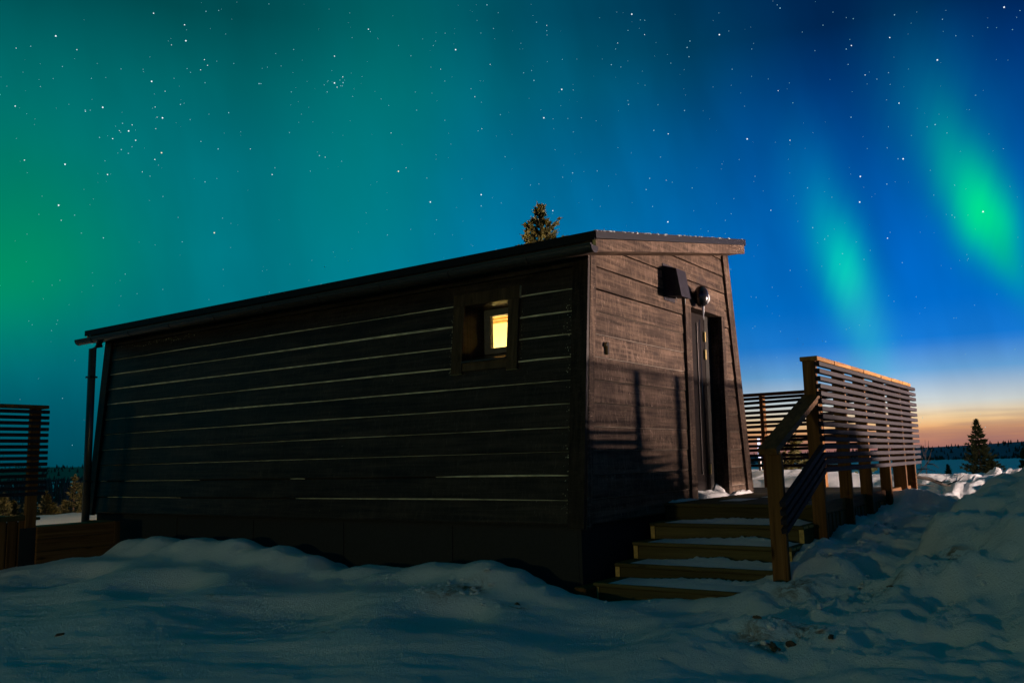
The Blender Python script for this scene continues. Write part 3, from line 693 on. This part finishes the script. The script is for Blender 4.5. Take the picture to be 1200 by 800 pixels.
# house number, vent hood, wall lamp
mb = MB()
mb.prism([(.405, -.024, 1.285), (.428, -.024, 1.285), (.428, -.024, 1.385), (.408, -.024, 1.385), (.385, -.024, 1.362), (.385, -.024, 1.346), (.405, -.024, 1.358)], (0, -.022, 0), 0, [1]*7)
mb.build('house_number', [MT['void'], MT['brass']], cabin)
vent = None
mb = MB(); vx0, vx1 = 1.555, 1.76
mb.prism([(vx0, -.02, 1.925), (vx0, -.19, 1.90), (vx0, -.15, 2.16), (vx0, -.02, 2.205)], (vx1-vx0, 0, 0)); vent = mb.build('vent_hood', MT['vent'], cabin)
mb = MB(); mb.box((vx0-.012, -.027, 1.885), (vx1+.012, -.0205+.012, 2.225)); mb.build('back_plate', MT['vent'], vent)
mb = MB(); mb.ball((2.19, -.115, 1.995), (.078, .07, .105), 20, 12); wl = mb.build('wall_lamp', MT['black'], cabin, smooth=True)
mb = MB(); mb.tube([(2.20, -.018, 2.02), (2.195, -.07, 2.01)], [.045, .04], 14); mb.build('lamp_mount', MT['black'], wl)
mb = MB(); mb.ball((2.215, -.157, 1.975), (.03, .034, .05), 12, 8); mb.build('lamp_lens', MT['ice'], wl, smooth=True)

# icicles
def icicle(p, l, r, label):
    mb = MB(); x, y, z = p
    mb.tube([(x, y, z), (x+.003, y, z-l*.35), (x-.002, y-.001, z-l*.7), (x, y, z-l)], [r, r*.65, r*.4, r*.08], 8)
    tag(mb.build('icicle', MT['ice'], smooth=True), label, 'icicle', 'icicles on the cabin')
icicle((2.195, -.125, 1.90), .135, .016, 'longest icicle, hanging from the round wall lamp over the door')
icicle((1.64, -.10, 1.915), .05, .005, 'short icicle under the left side of the vent hood')
icicle((1.72, -.15, 1.908), .06, .006, 'short icicle under the right corner of the vent hood')

# ------------------------------------------------------------------ terrace by the door
DKZ = .085; FY = -1.40; XE = 4.87
terrace = thing('terrace', 'greenish plank terrace in front of the cabin door', 'terrace', (3.1, -.7, -.5))
def board_mesh(nm, sx_, sy_, sz_, m, ends=None, axis=0, c=.005):
    mb = MB(); mb.cham(sx_, sy_, sz_, c, 0, (0, 0, 0), 1 if ends else None, axis)
    return mb.mesh(nm, [MT[m]]+([MT[ends]] if ends else []))
bw = .103
mA = board_mesh('deck_board', bw-.006, 1.29, .028, 'oldY', 'endg', 1); mB = board_mesh('deck_board', bw-.006, 4.3, .028, 'oldY', 'endg', 1)
x = 1.335+bw/2
while x < XE-.02:
    jit = RND.uniform(-.006, .006)
    if x+bw/2 < 3.53: link('deck_board', mA, terrace, (x, -.665+jit, DKZ-.014))
    else: link('deck_board', mB, terrace, (x, .84+jit, DKZ-.014+RND.uniform(-.002, .002)))
    x += bw
mb = MB(); mb.cham(.04, 1.27, .13, .005, at=(1.372, -.66, DKZ-.028-.066)); mb.build('edge_joist', MT['oldY'], terrace)
for xx in (2.2, 3.1, 4.0, 4.82):
    mb = MB(); mb.cham(.045, 1.25, .15, .004, at=(xx, -.66, -.02)); mb.build('joist', MT['oldY'], terrace)
POSTX = [1.26, 2.08, 2.79, 3.60, 4.36, 4.87]
# side cladding between the fence posts
vm = board_mesh('skirt_board', .082, .022, .62, 'oldZ', None, 2); vm2 = board_mesh('skirt_board', .082, .022, .62, 'treatZ', None, 2)
for i in range(5):
    xa, xb = POSTX[i]+.03, POSTX[i+1]-.03
    mb = MB(); mb.cham(xb-xa, .028, .095, .005, at=((xa+xb)/2, -1.332, .057)); mb.build('rim_board', MT['treatX'], terrace)
    n = max(4, round((xb-xa)/.102)); 
    for q in range(n): link('skirt_board', vm2, terrace, (xa+(q+.5)*(xb-xa)/n, -1.334+RND.uniform(-.004, .004), .008-.31))
# steps
steps = thing('wooden_steps', 'five snowy wooden steps climbing beside the gable to the terrace', 'steps', (.7, -.68, -.55))
NX = [.019, .347, .659, .973, 1.346]; NZ = [-.405, -.302, -.176, -.05, DKZ]
YL, YR = -.06, -1.30
for k in range(4):
    x0, x1, z = NX[k], NX[k+1], NZ[k]; zb = z-.165
    for e, yy in ((0, YL-.018), (1, YR+.018)):
        mb = MB(); mb.box((x0+.012, yy-.018, zb), (x1+.03, yy+.018, z-.029), 0, 1, 0); mb.build('side_board', [MT['oldX'], MT['endg']], steps)
    mb = MB(); mb.cham(.026, YL-YR-.076, z-.031-zb, .004, at=(x0+.027, (YL+YR)/2, (zb+z-.031)/2)); mb.build('riser', MT['oldY'], steps)
    w = (x1-x0+.02)/3
    for q in range(3):
        mb = MB(); mb.cham(w-.006, YL-YR+RND.uniform(0, .012), .028, .005, 0, (x0-.004+w*(q+.5), (YL+YR)/2, z-.014), 1, 1)
        mb.build('tread_board', [MT['oldY'], MT['endg']], steps)
# snow lying on the treads, in the doorway and on the deck edge
def drift(name, x0, x1, y0, y1, z, hf, nx=14, ny=90, parent=None):
    mb = MB(); V = []
    for i in range(nx+1):
        for j in range(ny+1):
            u, w = i/nx, j/ny; ex = x0+(x1-x0)*u; ey = y0+(y1-y0)*w
            edge = min(u, 1-u)*2*min(1, min(w, 1-w)*9); h = hf(u, w)*min(1, edge*2.5)
            V.append((ex+.015*noise.noise(Vector((ex*9, ey*9, z)))*(1 if 0 < i < nx else 1), ey, z+max(-.003, h)))
    for i in range(nx):
        for j in range(ny):
            a = i*(ny+1)+j; mb.f.append((a, a+ny+1, a+ny+2, a+1)); mb.m.append(0)
    mb.v = V; return mb
alls = MB()
def addto(d):
    n = len(alls.v); alls.v += d.v; alls.f += [tuple(q+n for q in f) for f in d.f]; alls.m += d.m
for k in range(4):
    def hf(u, w, k=k):
        return (.006+.036*max(0, u-.15))*(.5+.8*abs(noise.noise(Vector((w*6, u*2, k*5.1))))+.7*abs(noise.noise(Vector((w*24, u*6, k*3.3))))) * (min(1, max(0, (w-.04)*3.0))) + (.028*math.exp(-((w-(.62, .5, .66, .6)[k])/.12)**2)*u*(.6+.8*abs(noise.noise(Vector((w*30, u*8, k))))) if k != 3 else 0)
    addto(drift('s', NX[k]+(.02 if k else .01), NX[k+1]+.02, YL-.12, YR+.03, NZ[k]+.001, hf))
tag(alls.build('step_snow', MT['snow2'], smooth=True), kind='stuff', label='crusted snow lying along the back of every tread of the steps', cat='snow')
alls = MB()
addto(drift('s', 2.04, 2.80, .075, -.10, DKZ+.003, lambda u, w: .022+.045*(1-w)*(1-u*.3)+.02*abs(noise.noise(Vector((u*7, w*4, 2)))), 26, 14))
addto(drift('s', 2.60, 2.81, .078, -.02, DKZ+.003, lambda u, w: .17*u**1.0*(1-w*.6), 12, 10))
addto(drift('s', 2.80, 3.36, .0, -.10, DKZ+.003, lambda u, w: .02+.03*abs(noise.noise(Vector((u*8, w*3, 5)))), 26, 8))
addto(drift('s', 1.42, 1.95, .0, -.09, DKZ+.002, lambda u, w: .010+.016*abs(noise.noise(Vector((u*8, w*3, 9)))), 20, 8))
for (x0, x1, y0, y1) in ((1.75, 2.2, -.35, -.55), (2.4, 3.0, -.5, -.7), (1.5, 1.75, -.9, -1.15)):
    addto(drift('s', x0, x1, y0, y1, DKZ+.0015, lambda u, w: .002+.010*max(0, noise.noise(Vector((u*4+x0*7, w*4, 3)))), 14, 12))
tag(alls.build('doorway_snow', MT['snow2'], smooth=True), kind='stuff', label='wind-blown snow in the doorway and along the foot of the gable', cat='snow')

# fences
SLZ0, SLP, SLH, SLD = .335, .0578, .0345, .040
def slats(parent, axis, c0, c1, fixed, n, m, z0=SLZ0):
    L = c1-c0; d = (L, SLD, SLH) if axis == 0 else (SLD, L, SLH)
    me_ = board_mesh('slat', *d, m, None, axis, .003)
    for k in range(n):
        q = (c0+c1)/2+RND.uniform(-.0015, .0015); z = z0+SLH/2+k*SLP+RND.uniform(-.0012, .0012)
        link('slat', me_, parent, (q, fixed, z) if axis == 0 else (fixed, q, z), (RND.uniform(-.02, .02), RND.uniform(-.0006, .0006), RND.uniform(-.0006, .0006)))
fence = thing('slatted_fence', 'lit grey slatted fence on brown posts along the terrace edge facing the snow path', 'fence', (3.0, -1.38, -.3))
for i, xp in enumerate(POSTX):
    mb = MB(); h0 = -.62
    mb.cham(.045, .10, 1.188-h0, .004, at=(xp, FY+.05, (1.188+h0)/2)); mb.build('post', MT['treatZ'], fence)
slats(fence, 0, 1.20, 5.02, FY-SLD/2-.001, 15, 'greyX')
cuts = [1.222]
for w in (.50, .53, .46, .50, .18, .50, .36, .20, .24, .20, .16): cuts.append(min(4.90, cuts[-1]+w))
for a_, b_ in zip(cuts[:-1], cuts[1:]):
    if b_-a_ < .03: continue
    mb = MB(); mb.cham(b_-a_-.006, .135, .034, .004, at=((a_+b_)/2, FY+.05-.004+RND.uniform(-.003, .003), 1.206)); mb.build('cap_board', MT['capX'], fence)
fence2 = thing('slatted_fence', 'slatted fence across the far end of the terrace, seen against the sunset', 'fence', (4.9, .5, -.3))
for yp in (-1.20, -.42, .26, 1.1, 1.9, 2.7):
    mb = MB(); mb.cham(.10, .045, 1.67, .004, at=(XE-.02, yp, .353)); mb.build('post', MT['treatZ'], fence2)
slats(fence2, 1, -1.36, 2.95, XE+.03+SLD/2+.001, 15, 'greyY')
mb = MB(); mb.cham(.13, 4.26, .034, .004, at=(XE-.01, .80, 1.206)); mb.build('cap_board', MT['treatY'], fence2)
# stair railing
rail = thing('stair_railing', 'stair railing with a brown post, sloping handrail and four dark diagonal slats', 'railing', (.28, -1.36, -.5))
mb = MB(); mb.cham(.046, .108, 1.18, .004, at=(.275, FY+.05, -.115)); mb.build('post', MT['treatZ'], rail)
def sloped(nm, x0, z0, x1, z1, yc, w, t, m):
    mb = MB(); d = Vector((x1-x0, 0, z1-z0)); n = Vector((-d.z, 0, d.x)).normalized()*t/2
    a, b = Vector((x0, yc-w/2, z0)), Vector((x1, yc-w/2, z1))
    mb.prism([a-n, b-n, b+n, a+n], (0, w, 0), 0); return mb.build(nm, MT[m], rail)
sloped('handrail', .13, .495, 1.235, .905, FY+.045, .125, .042, 'treatX')
for k in range(4):
    z = SLZ0+SLH/2+k*SLP
    sloped('slat', .17, z-.375+.0, 1.198, z, FY-SLD/2-.001, SLD, SLH, 'greyX')

# ------------------------------------------------------------------ neighbouring terrace at the left edge
LYF = 5.6
t2 = thing('terrace', 'dark low terrace at the left edge beyond the snow drift', 'terrace', (-2.2, 5.9, -.5))
mb = board_mesh('deck_board', .097, 1.6, .028, 'oldY', None)
x = -1.12
while x > -4.2: link('deck_board', mb, t2, (x, LYF+.85, .022)); x -= .103
vm3 = board_mesh('skirt_board', .095, .022, .6, 'treatZ', None, 2)
x = -1.24
while x > -4.2: link('skirt_board', vm3, t2, (x, LYF+.04+RND.uniform(-.004, .004), -.29)); x -= .105
mb = MB(); mb.box((-4.2, LYF+.056, -.6), (-1.13, LYF+.07, .0)); mb.build('light_block', MT['plinth'], t2)  # dark sheet added behind the skirt boards to stop light leaking through the gaps
mb = MB(); mb.cham(3.1, .03, .05, .004, at=(-2.7, LYF+.035, .038)); mb.build('rim_board', MT['oldX'], t2)
f3 = thing('slatted_fence', 'dark slatted fence cut off by the left edge of the picture', 'fence', (-2.2, LYF, -.5))
for xp in (-1.165, -1.9, -2.7, -3.5):
    mb = MB(); mb.cham(.10, .05, 1.80, .004, at=(xp-.02, LYF+.03, .245)); mb.build('post', MT['treatZ'], f3)
slats(f3, 0, -4.1, -1.075, LYF-SLD/2, 15, 'greyX', .252)
mb = MB(); mb.cham(3.05, .13, .034, .004, at=(-2.61, LYF+.02, 1.128)); mb.build('cap_board', MT['treatX'], f3)
pb = thing('plank_box', 'low dark plank box with a pale end post beside the cabin corner', 'plank box', (-.7, 5.6, -.5))
mb = MB(); mb.box((-1.30, 5.578, -.62), (-.36, 5.59, -.06)); mb.build('light_block', MT['plinth'], pb)  # added backing that keeps lamplight from showing between the planks
for k in range(3):
    mb = MB(); mb.cham(.815, .03, .118, .004, at=(-.7425, 5.56, -.112-.122*k)); mb.build('plank', MT['treatX'], pb)
mb = MB(); mb.cham(.07, .07, .62, .006, at=(-.318, 5.575, -.365)); mb.build('post', MT['treatZ'], pb)
mb = MB(); mb.cham(.80, .30, .02, .004, at=(-.74, 5.72, -.066)); mb.build('top_plank', MT['oldX'], pb)
for k in range(3):
    mb = MB(); mb.cham(.03, .5, .118, .004, at=(-.318, 5.87, -.112-.122*k)); mb.build('plank', MT['treatY'], pb)

# ------------------------------------------------------------------ trees
def spruce(at, h, r, label, seed, needle='needle', group=None, wh=None, fine=1.0, lift=.25, base=.08, cat='tree', name='spruce_tree', tuft=.055):
    rd = random.Random(seed); t = thing(name, label, cat, at, group); x0, y0, z0 = at
    mb = MB(); mb.tube([(x0, y0, z0-.3), (x0+.01*h*rd.uniform(-1, 1), y0, z0+h*.5), (x0, y0, z0+h*.97)], [h*.018+.01, h*.011+.004, .004], 7); mb.build('trunk', MT['bark'], t)
    cr = MB(); br = MB(); nw = wh or int(h*4)
    for w in range(nw):
        f = base+(1-base)*((w+rd.random()*.5)/nw)**.92
        zz = z0+h*f; rad = r*(1-f)**.85*rd.uniform(.72, 1.12)+.015*h*.2
        nb = rd.randint(5, 8) if f < .9 else rd.randint(3, 5); a0 = rd.random()*6.28
        for b in range(nb):
            a = a0+6.283*b/nb+rd.uniform(-.3, .3); L = rad*rd.uniform(.6, 1.15); 
            up_ = lift*(.4+f) - .25*(1-f)
            P0 = Vector((x0, y0, zz)); d = Vector((math.cos(a), math.sin(a), 0)); pts = []
            for q in range(5):
                s_ = q/4; pts.append(P0 + d*L*s_ + Vector((0, 0, L*(up_*s_ - .25*(1-f)*s_*(1-s_)*2 + .22*s_*s_))))
            br.tube(pts[::2], [.006*h*.25+.004, .004, .002], 3, cap=False)
            nt = max(3, int(L/(tuft*.62)*fine))
            for q in range(nt):
                s_ = .18+.82*(q+rd.random()*.6)/nt; s_ = min(s_, 1); k = min(3, int(s_*4)); c_ = pts[k].lerp(pts[k+1], s_*4-k)
                side = Vector((-d.y, d.x, 0))*rd.uniform(-1, 1)*L*.26*(1-s_*.6)
                c_ = c_+side+Vector((0, 0, rd.uniform(-.03, .03)))*tuft*8
                ax = (d*.8+side*(1.5/L)+Vector((0, 0, rd.uniform(.0, .9)))).normalized()
                o = ax.orthogonal().normalized(); p = ax.cross(o); tl = tuft*rd.uniform(1.0, 2.0); tw = tuft*rd.uniform(.22, .42)
                for e in range(3):
                    an = e*2.09+rd.random(); v_ = o*math.cos(an)+p*math.sin(an)
                    cr.poly([c_-ax*tl*.3, c_+v_*tw, c_+ax*tl, ])
                    cr.poly([c_-ax*tl*.4+v_*tw*.3, c_+v_*tw*2.2+ax*tl*.25, c_+ax*tl*.5])
    # leader
    for q in range(10):
        c_ = Vector((x0, y0, z0+h*(.93+.007*q)))
        for e in range(4):
            an = rd.random()*6.28; v_ = Vector((math.cos(an), math.sin(an), .9)).normalized(); cr.poly([c_, c_+v_*tuft*.9+Vector((0, 0, tuft*.2)), c_+Vector((0, 0, tuft))])
    tag(cr.build('crown', MT[needle], t), kind='stuff'); tag(br.build('branches', MT['bark'], t), kind='stuff')
    return t
def along(px, py, d, z=None):
    r_ = ray(px, py); h_ = math.hypot(r_.x, r_.y); p = Vector(CAM)+r_*(d/h_); return (p.x, p.y, p.z if z is None else z)
tx, ty, tz = along(632, 237, 22)
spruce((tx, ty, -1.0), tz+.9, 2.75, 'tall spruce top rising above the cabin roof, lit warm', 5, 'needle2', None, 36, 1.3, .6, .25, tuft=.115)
p = along(1149, 545, 62); spruce((p[0], p[1], -1.55), 3.85, 1.4, 'dark full conifer standing in the snow at the right against the sunset', 11, 'needle', None, 24, .85, .12, .02, tuft=.14)
p = along(1163, 552, 61); spruce((p[0], p[1], -1.55), 1.35, 1.25, 'low spreading conifer at the right foot of the larger dark conifer', 12, 'needle', None, 9, 1.1, .1, .02, tuft=.13)
p = along(1110, 540, 200); spruce((p[0], p[1], -7.9), 5.2, .9, 'tiny lone conifer far out on the snowfield', 13, 'needle', None, 12, .5, .1, .05, tuft=.4)
p = along(1199, 530, 150); spruce((p[0], p[1], -7.2), 7.5, 1.9, 'small dark conifer cut off by the right edge of the picture', 14, 'needle', None, 14, .6, .15, .05, tuft=.35)
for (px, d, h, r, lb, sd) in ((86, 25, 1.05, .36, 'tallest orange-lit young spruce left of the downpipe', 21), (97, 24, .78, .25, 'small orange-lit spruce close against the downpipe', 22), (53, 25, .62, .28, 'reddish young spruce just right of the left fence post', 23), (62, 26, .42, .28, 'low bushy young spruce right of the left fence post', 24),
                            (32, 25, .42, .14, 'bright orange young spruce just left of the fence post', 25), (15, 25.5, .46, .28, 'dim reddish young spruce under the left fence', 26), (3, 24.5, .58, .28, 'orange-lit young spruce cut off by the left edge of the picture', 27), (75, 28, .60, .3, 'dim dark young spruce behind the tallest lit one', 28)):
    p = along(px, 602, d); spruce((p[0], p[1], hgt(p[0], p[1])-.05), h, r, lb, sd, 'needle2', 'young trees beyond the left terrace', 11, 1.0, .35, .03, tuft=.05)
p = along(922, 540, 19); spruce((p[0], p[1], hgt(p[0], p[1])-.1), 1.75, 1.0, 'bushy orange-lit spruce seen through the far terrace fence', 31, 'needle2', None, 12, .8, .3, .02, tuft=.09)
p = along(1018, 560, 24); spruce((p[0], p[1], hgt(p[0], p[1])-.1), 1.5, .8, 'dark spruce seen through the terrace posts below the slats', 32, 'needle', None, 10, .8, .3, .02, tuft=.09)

# dark forest on the slopes and hills (nobody could count it)
fb = MB(); rf = random.Random(3)
def conelet(x, y, z, h, w):
    n = 5; a0 = rf.random()*6
    for (f0, f1, k) in ((.05, .55, 1), (.4, 1, .62)):
        tip = (x, y, z+h*f1); ring = [(x+w*k*math.cos(a0+6.283*i/n)*rf.uniform(.6, 1.2), y+w*k*math.sin(a0+6.283*i/n)*rf.uniform(.6, 1.2), z+h*f0*rf.uniform(.8, 1.2)) for i in range(n)]
        for i in range(n): fb.poly([ring[i], ring[(i+1) % n], tip])
for q in range(3000):       # slope to the left
    a_ = math.radians(rf.uniform(43, 84)); r_ = 52+ (rf.random()**1.4)*700; x, y = CAM[0]+math.cos(a_)*r_, CAM[1]+math.sin(a_)*r_
    h_ = rf.uniform(3.5, 6.5)*(.55+.45*min(1, r_/150)); conelet(x, y, hgt(x, y)-.2, h_, h_*.2)
for q in range(4200):       # forest edge and hill across the field
    d_ = rf.uniform(-12, 100); a_ = math.radians(d_); r_ = rf.choice([rf.uniform(845, 880), rf.uniform(860, 1420)]); x, y = CAM[0]+math.cos(a_)*r_, CAM[1]+math.sin(a_)*r_
    t_ = (r_-860)/700; hh = hillf(d_); z = -9+(hh*.75+1)*max(0, min(1, t_/.45)) + hh*.25*max(0, min(1, (t_-.45)/.35))
    h_ = rf.uniform(2.5, 6.0); conelet(x, y, z-.3, h_, h_*.32)
tag(fb.build('forest', MT['forest']), kind='stuff', label='dark far-off forest on the hills around the snowfield', cat='forest')

# fallen branch on the lit drift, bare twigs, bark chunk and debris
br = thing('fallen_branch', 'dark bare fallen branch lying on the snow beyond the terrace end', 'branch', (6.8, -1.2, .05))
def gpt(px, py, d): return Vector(along(px, py, d))
mb = MB(); mb.tube([gpt(1060, 558, 11.3), gpt(1078, 559, 11.4), gpt(1090, 561, 11.5), gpt(1104, 567, 11.6), gpt(1114, 569, 11.7)], [.018, .020, .022, .018, .008], 7); mb.build('limb', MT['twig'], br)
mb = MB(); mb.tube([gpt(1064, 568, 11.2), gpt(1080, 568, 11.3), gpt(1094, 569, 11.4)], [.010, .009, .005], 6); mb.build('limb', MT['twig'], br)
for pts in ([(1096, 563), (1106, 565), (1120, 563)], [(1072, 559), (1082, 548), (1088, 541), (1092, 538)], [(1080, 551), (1079, 541), (1084, 528)], [(1075, 550), (1086, 549), (1096, 552)], [(1110, 568), (1124, 562), (1130, 556)], [(1102, 566), (1110, 560)], [(1086, 543), (1094, 544), (1100, 548)]):
    mb = MB(); mb.tube([gpt(*q, 11.5) for q in pts], [.008]+[.005]*(len(pts)-2)+[.002], 4); mb.build('twig', MT['twig'], br)
sap = thing('bare_sapling', 'thin leafless sapling standing at the far end of the terrace fence', 'sapling', gpt(1086, 556, 30))
for pts in ([(1086, 558), (1085, 540), (1084, 515)], [(1085.5, 545), (1090, 534), (1092, 524)], [(1085, 538), (1081, 528), (1080, 522)], [(1085, 530), (1088, 522), (1088, 516)]):
    mb = MB(); mb.tube([gpt(*q, 30) for q in pts], [.016, .010, .004], 4); mb.build('stem', MT['twig'], sap)
def lump(name, at, size, seed, m, label, cat, rot=0):
    rd = random.Random(seed); mb = MB(); mb.ball((0, 0, 0), size, 14, 9)
    ca, sa = math.cos(rot), math.sin(rot); vs = []
    for v in mb.v:
        u_ = Vector((v[0]/size[0], v[1]/size[1], v[2]/size[2])); k = 1+.75*noise.noise(u_*1.3+Vector((seed, 0, 0)))+.4*noise.noise(u_*3.1+Vector((0, seed, 0)))
        x, y, z = v[0]*k, v[1]*k, v[2]*k; vs.append((at[0]+x*ca-y*sa, at[1]+x*sa+y*ca, at[2]+z))
    mb.v = vs; return tag(mb.build(name, MT[m]), label, cat)
def on(px, py, z):
    r_ = ray(px, py); t = (z-CAM[2])/r_.z; x, y = CAM[0]+r_.x*t, CAM[1]+r_.y*t
    for _ in range(12): t = (hgt(x, y)-CAM[2])/r_.z; x, y = .5*(x+CAM[0]+r_.x*t), .5*(y+CAM[1]+r_.y*t)
    return (x, y, hgt(x, y))
b0 = on(906, 759, -.5); lump('bark_chunk', (b0[0], b0[1], b0[2]+.008), (.022, .085, .016), 3, 'bark', 'largest dark bark chunk lying on the snow in the foreground', 'bark', -.95)
b1 = on(927, 757, -.5); lump('bark_chunk', (b1[0], b1[1], b1[2]+.006), (.014, .026, .02), 8, 'bark', 'small upright bark chip just right of the big bark chunk', 'bark', .4)
for (px, py, lb, sd) in ((974, 748, 'thin bark sliver on the ploughed snow right of the bark chunks', 5), (1044, 686, 'small brown clod high on the ploughed snow bank', 6), (888, 737, 'little bark chip above the big bark chunk', 9), (606, 708, 'dark twig bit on the drift in front of the cabin corner', 12), (70, 744, 'small dark twig on the flat snow at lower left', 14)):
    b = on(px, py, -.5); lump('bark_chip', (b[0], b[1], b[2]+.004), (.012, .030, .010), sd, 'bark', lb, 'bark', sd)
# broken crust and crumbs of ploughed snow
mb = MB(); rc = random.Random(5)
def chunk(x, y, s_):
    z = hgt(x, y); n = 7; a0 = rc.random()*6.28; q = []
    ax, ay, az_ = s_*rc.uniform(.8, 1.7), s_*rc.uniform(.7, 1.3), s_*rc.uniform(.45, .9)
    tl, tw = rc.uniform(-.5, .5), rc.uniform(-.5, .5)
    for lay, (hh, k) in enumerate(((-.5, .9), (.25, 1.0), (.62, .55))):
        ring = []
        for i in range(n):
            a = a0+6.283*i/n+.2*lay; kk = k*rc.uniform(.75, 1.15)
            px, py = ax*kk*math.cos(a), ay*kk*math.sin(a); ring.append((x+px, y+py, z+az_*hh*rc.uniform(.8, 1.2)+px*tl+py*tw))
        q.append(ring)
    for l in range(2):
        for i in range(n):
            k = (i+1) % n; mb.poly([q[l][i], q[l][k], q[l+1][k], q[l+1][i]])
    mb.poly(q[2])
for q in range(900):
    if q < 700: x, y = rc.uniform(-1.2, 4.6), -1.52-abs(rc.gauss(0, .45))
    elif q < 800: x, y = rc.gauss(-.75, .18), rc.gauss(.55, .22)
    else: x, y = rc.uniform(-3.0, .2), rc.uniform(-2.2, 3.8)
    if noise.noise(Vector((x*2.2, y*2.2, 4.4))) < -.05 and q < 700: continue
    chunk(x, y, (.004+.024*rc.random()**3.5)*(1 if q < 800 else .55))
tag(mb.build('snow_clods', MT['snow2']), kind='stuff', label='scattered clods of ploughed snow', cat='snow')

# bright bollard lamp seen through the far fence
bp = along(889.5, 524, 15)
bl = thing('bollard_lamp', 'bright white bollard lamp glowing behind the far terrace fence', 'lamp', (bp[0], bp[1], hgt(bp[0], bp[1])))
zb = hgt(bp[0], bp[1])
mb = MB(); mb.tube([(bp[0], bp[1], bp[2]-.17), (bp[0], bp[1], bp[2]+.17)], [.022, .022], 10); mb.build('light_tube', emit('lamp_glow', (.78, .72, 1), 2.2), bl)
mb = MB(); mb.tube([(bp[0], bp[1], zb-.2), (bp[0], bp[1], bp[2]-.171)], [.025, .025], 10); mb.build('post', MT['metal'], bl)
mb = MB(); mb.tube([(bp[0], bp[1], bp[2]+.171), (bp[0], bp[1], bp[2]+.19)], [.03, .03], 10); mb.build('cap', MT['metal'], bl)

# ------------------------------------------------------------------ stars
B1 = [(173,112),(49,150),(239,155),(576,77),(582,93),(580,127),(535,140),(638,186),(648,204),(584,214),(626,218),(640,258),(473,254),(515,285),(20,269),(125,270),(46,331),(320,335),(265,344),(484,334),(490,366),(507,368),(382,385),(412,390),(401,409),(423,438),(310,429),(351,433),(400,479),(504,477),(483,498),(327,502),(202,513),(335,545),(75,500),(84,539),(378,467),(444,537),(468,550),(182,641),(190,688),(83,731),(322,743),(669,727),(640,568),(681,465),(782,465),(627,442),(714,352),(809,261),(815,261),(861,167),(944,188),(730,198),(563,326),(910,287),(998,486),(1016,491),(850,545),(840,12),(643,35),(479,41),(1025,252),(1045,259),(1053,272),(1022,287),(1013,265),(1062,250),(1045,175),(1064,268),(360,394),(372,408),(376,413),(486,402),(266,348),(281,344)]
B2 = [(455,15),(424,64),(436,103),(357,155),(643,109),(610,69),(642,79),(310,216),(323,253),(465,201),(405,277),(417,302),(124,309),(235,344),(155,415),(439,402),(497,358),(602,251),(689,279),(725,281),(633,368),(708,370),(725,412),(908,44),(935,62),(948,108),(864,134),(844,202),(941,222),(896,314),(898,326),(990,327),(977,407),(1022,418),(865,461),(668,468),(178,535),(202,524),(267,556),(437,608),(437,643),(278,631),(723,540),(800,534),(964,557),(1016,563),(1035,569),(953,592),(1021,693),(973,645),(297,687),(291,731),(411,768),(661,658),(217,174),(287,142),(4,240),(5,258),(10,250),(2,268),(84,91)]
B3 = [(296,15),(305,25),(115,108),(23,128),(14,148),(20,177),(155,216),(299,283),(345,321),(6,345),(414,158),(534,58),(663,46),(715,72),(813,60),(1006,22),(1032,92),(797,187),(512,153),(528,142),(571,234),(584,225),(608,247),(461,248),(518,201),(648,117),(677,322),(918,297),(202,434),(336,438),(716,423),(765,396),(790,389),(827,415),(690,496),(674,496),(556,551),(554,631),(775,532),(851,578),(940,661),(851,679),(587,782),(641,744),(407,711),(57,715),(80,722),(30,587),(123,512),(276,657),(467,616),(639,575),(644,396),(527,366)]
bright = {0: [(173,112),(580,127),(320,335),(401,409),(182,641),(669,727),(202,513),(507,368),(504,477),(473,254),(1045,259)], 1: [(908,44),(357,155),(689,279),(633,368),(1021,693),(278,631),(178,535),(437,608)], 2: [(797,187),(115,108),(202,434),(690,496),(1006,22),(556,551),(554,631),(940,661)]}
sb = MB(); rs = random.Random(9); DST = 9000
def star(d, size, mi):
    c_ = d*DST; a = d.orthogonal().normalized(); b = d.cross(a); r_ = size*DST/FPX
    v = [c_+a*r_, c_+b*r_, c_-a*r_, c_-b*r_, c_+d*r_, c_-d*r_]; n = len(sb.v); sb.v += [tuple(q) for q in v]
    for (i, j) in ((0, 1), (1, 2), (2, 3), (3, 0)):
        sb.f += [(n+i, n+j, n+4), (n+j, n+i, n+5)]; sb.m += [mi, mi]
for k, lst in enumerate((B1, B2, B3)):
    for (x, y) in lst:
        big = (x, y) in bright[k]; warm = rs.random() < .25
        star(ray(k*400+x/2.6675, y/2.6675), .85 if big else rs.uniform(.36, .66), (1 if warm else 0) if big else rs.choice([0, 2, 2, 3]))
for q in range(5200):
    z = rs.uniform(.02, .99); a_ = rs.uniform(-1.2, 2.6); rr = math.sqrt(1-z*z)
    star(Vector((rr*math.cos(a_), rr*math.sin(a_), z)), rs.choice([.22, .26, .30, .36, .44]), rs.choice([2, 2, 3]))
tag(sb.build('stars', [emit('star_white', (.85, .95, 1), 1.3), emit('star_warm', (1, .85, .6), 1.2), emit('star_blue', (.45, .85, 1), .8), emit('star_dim', (.3, .75, .85), .6)]), kind='stuff', label='scattered stars in the night sky', cat='stars')
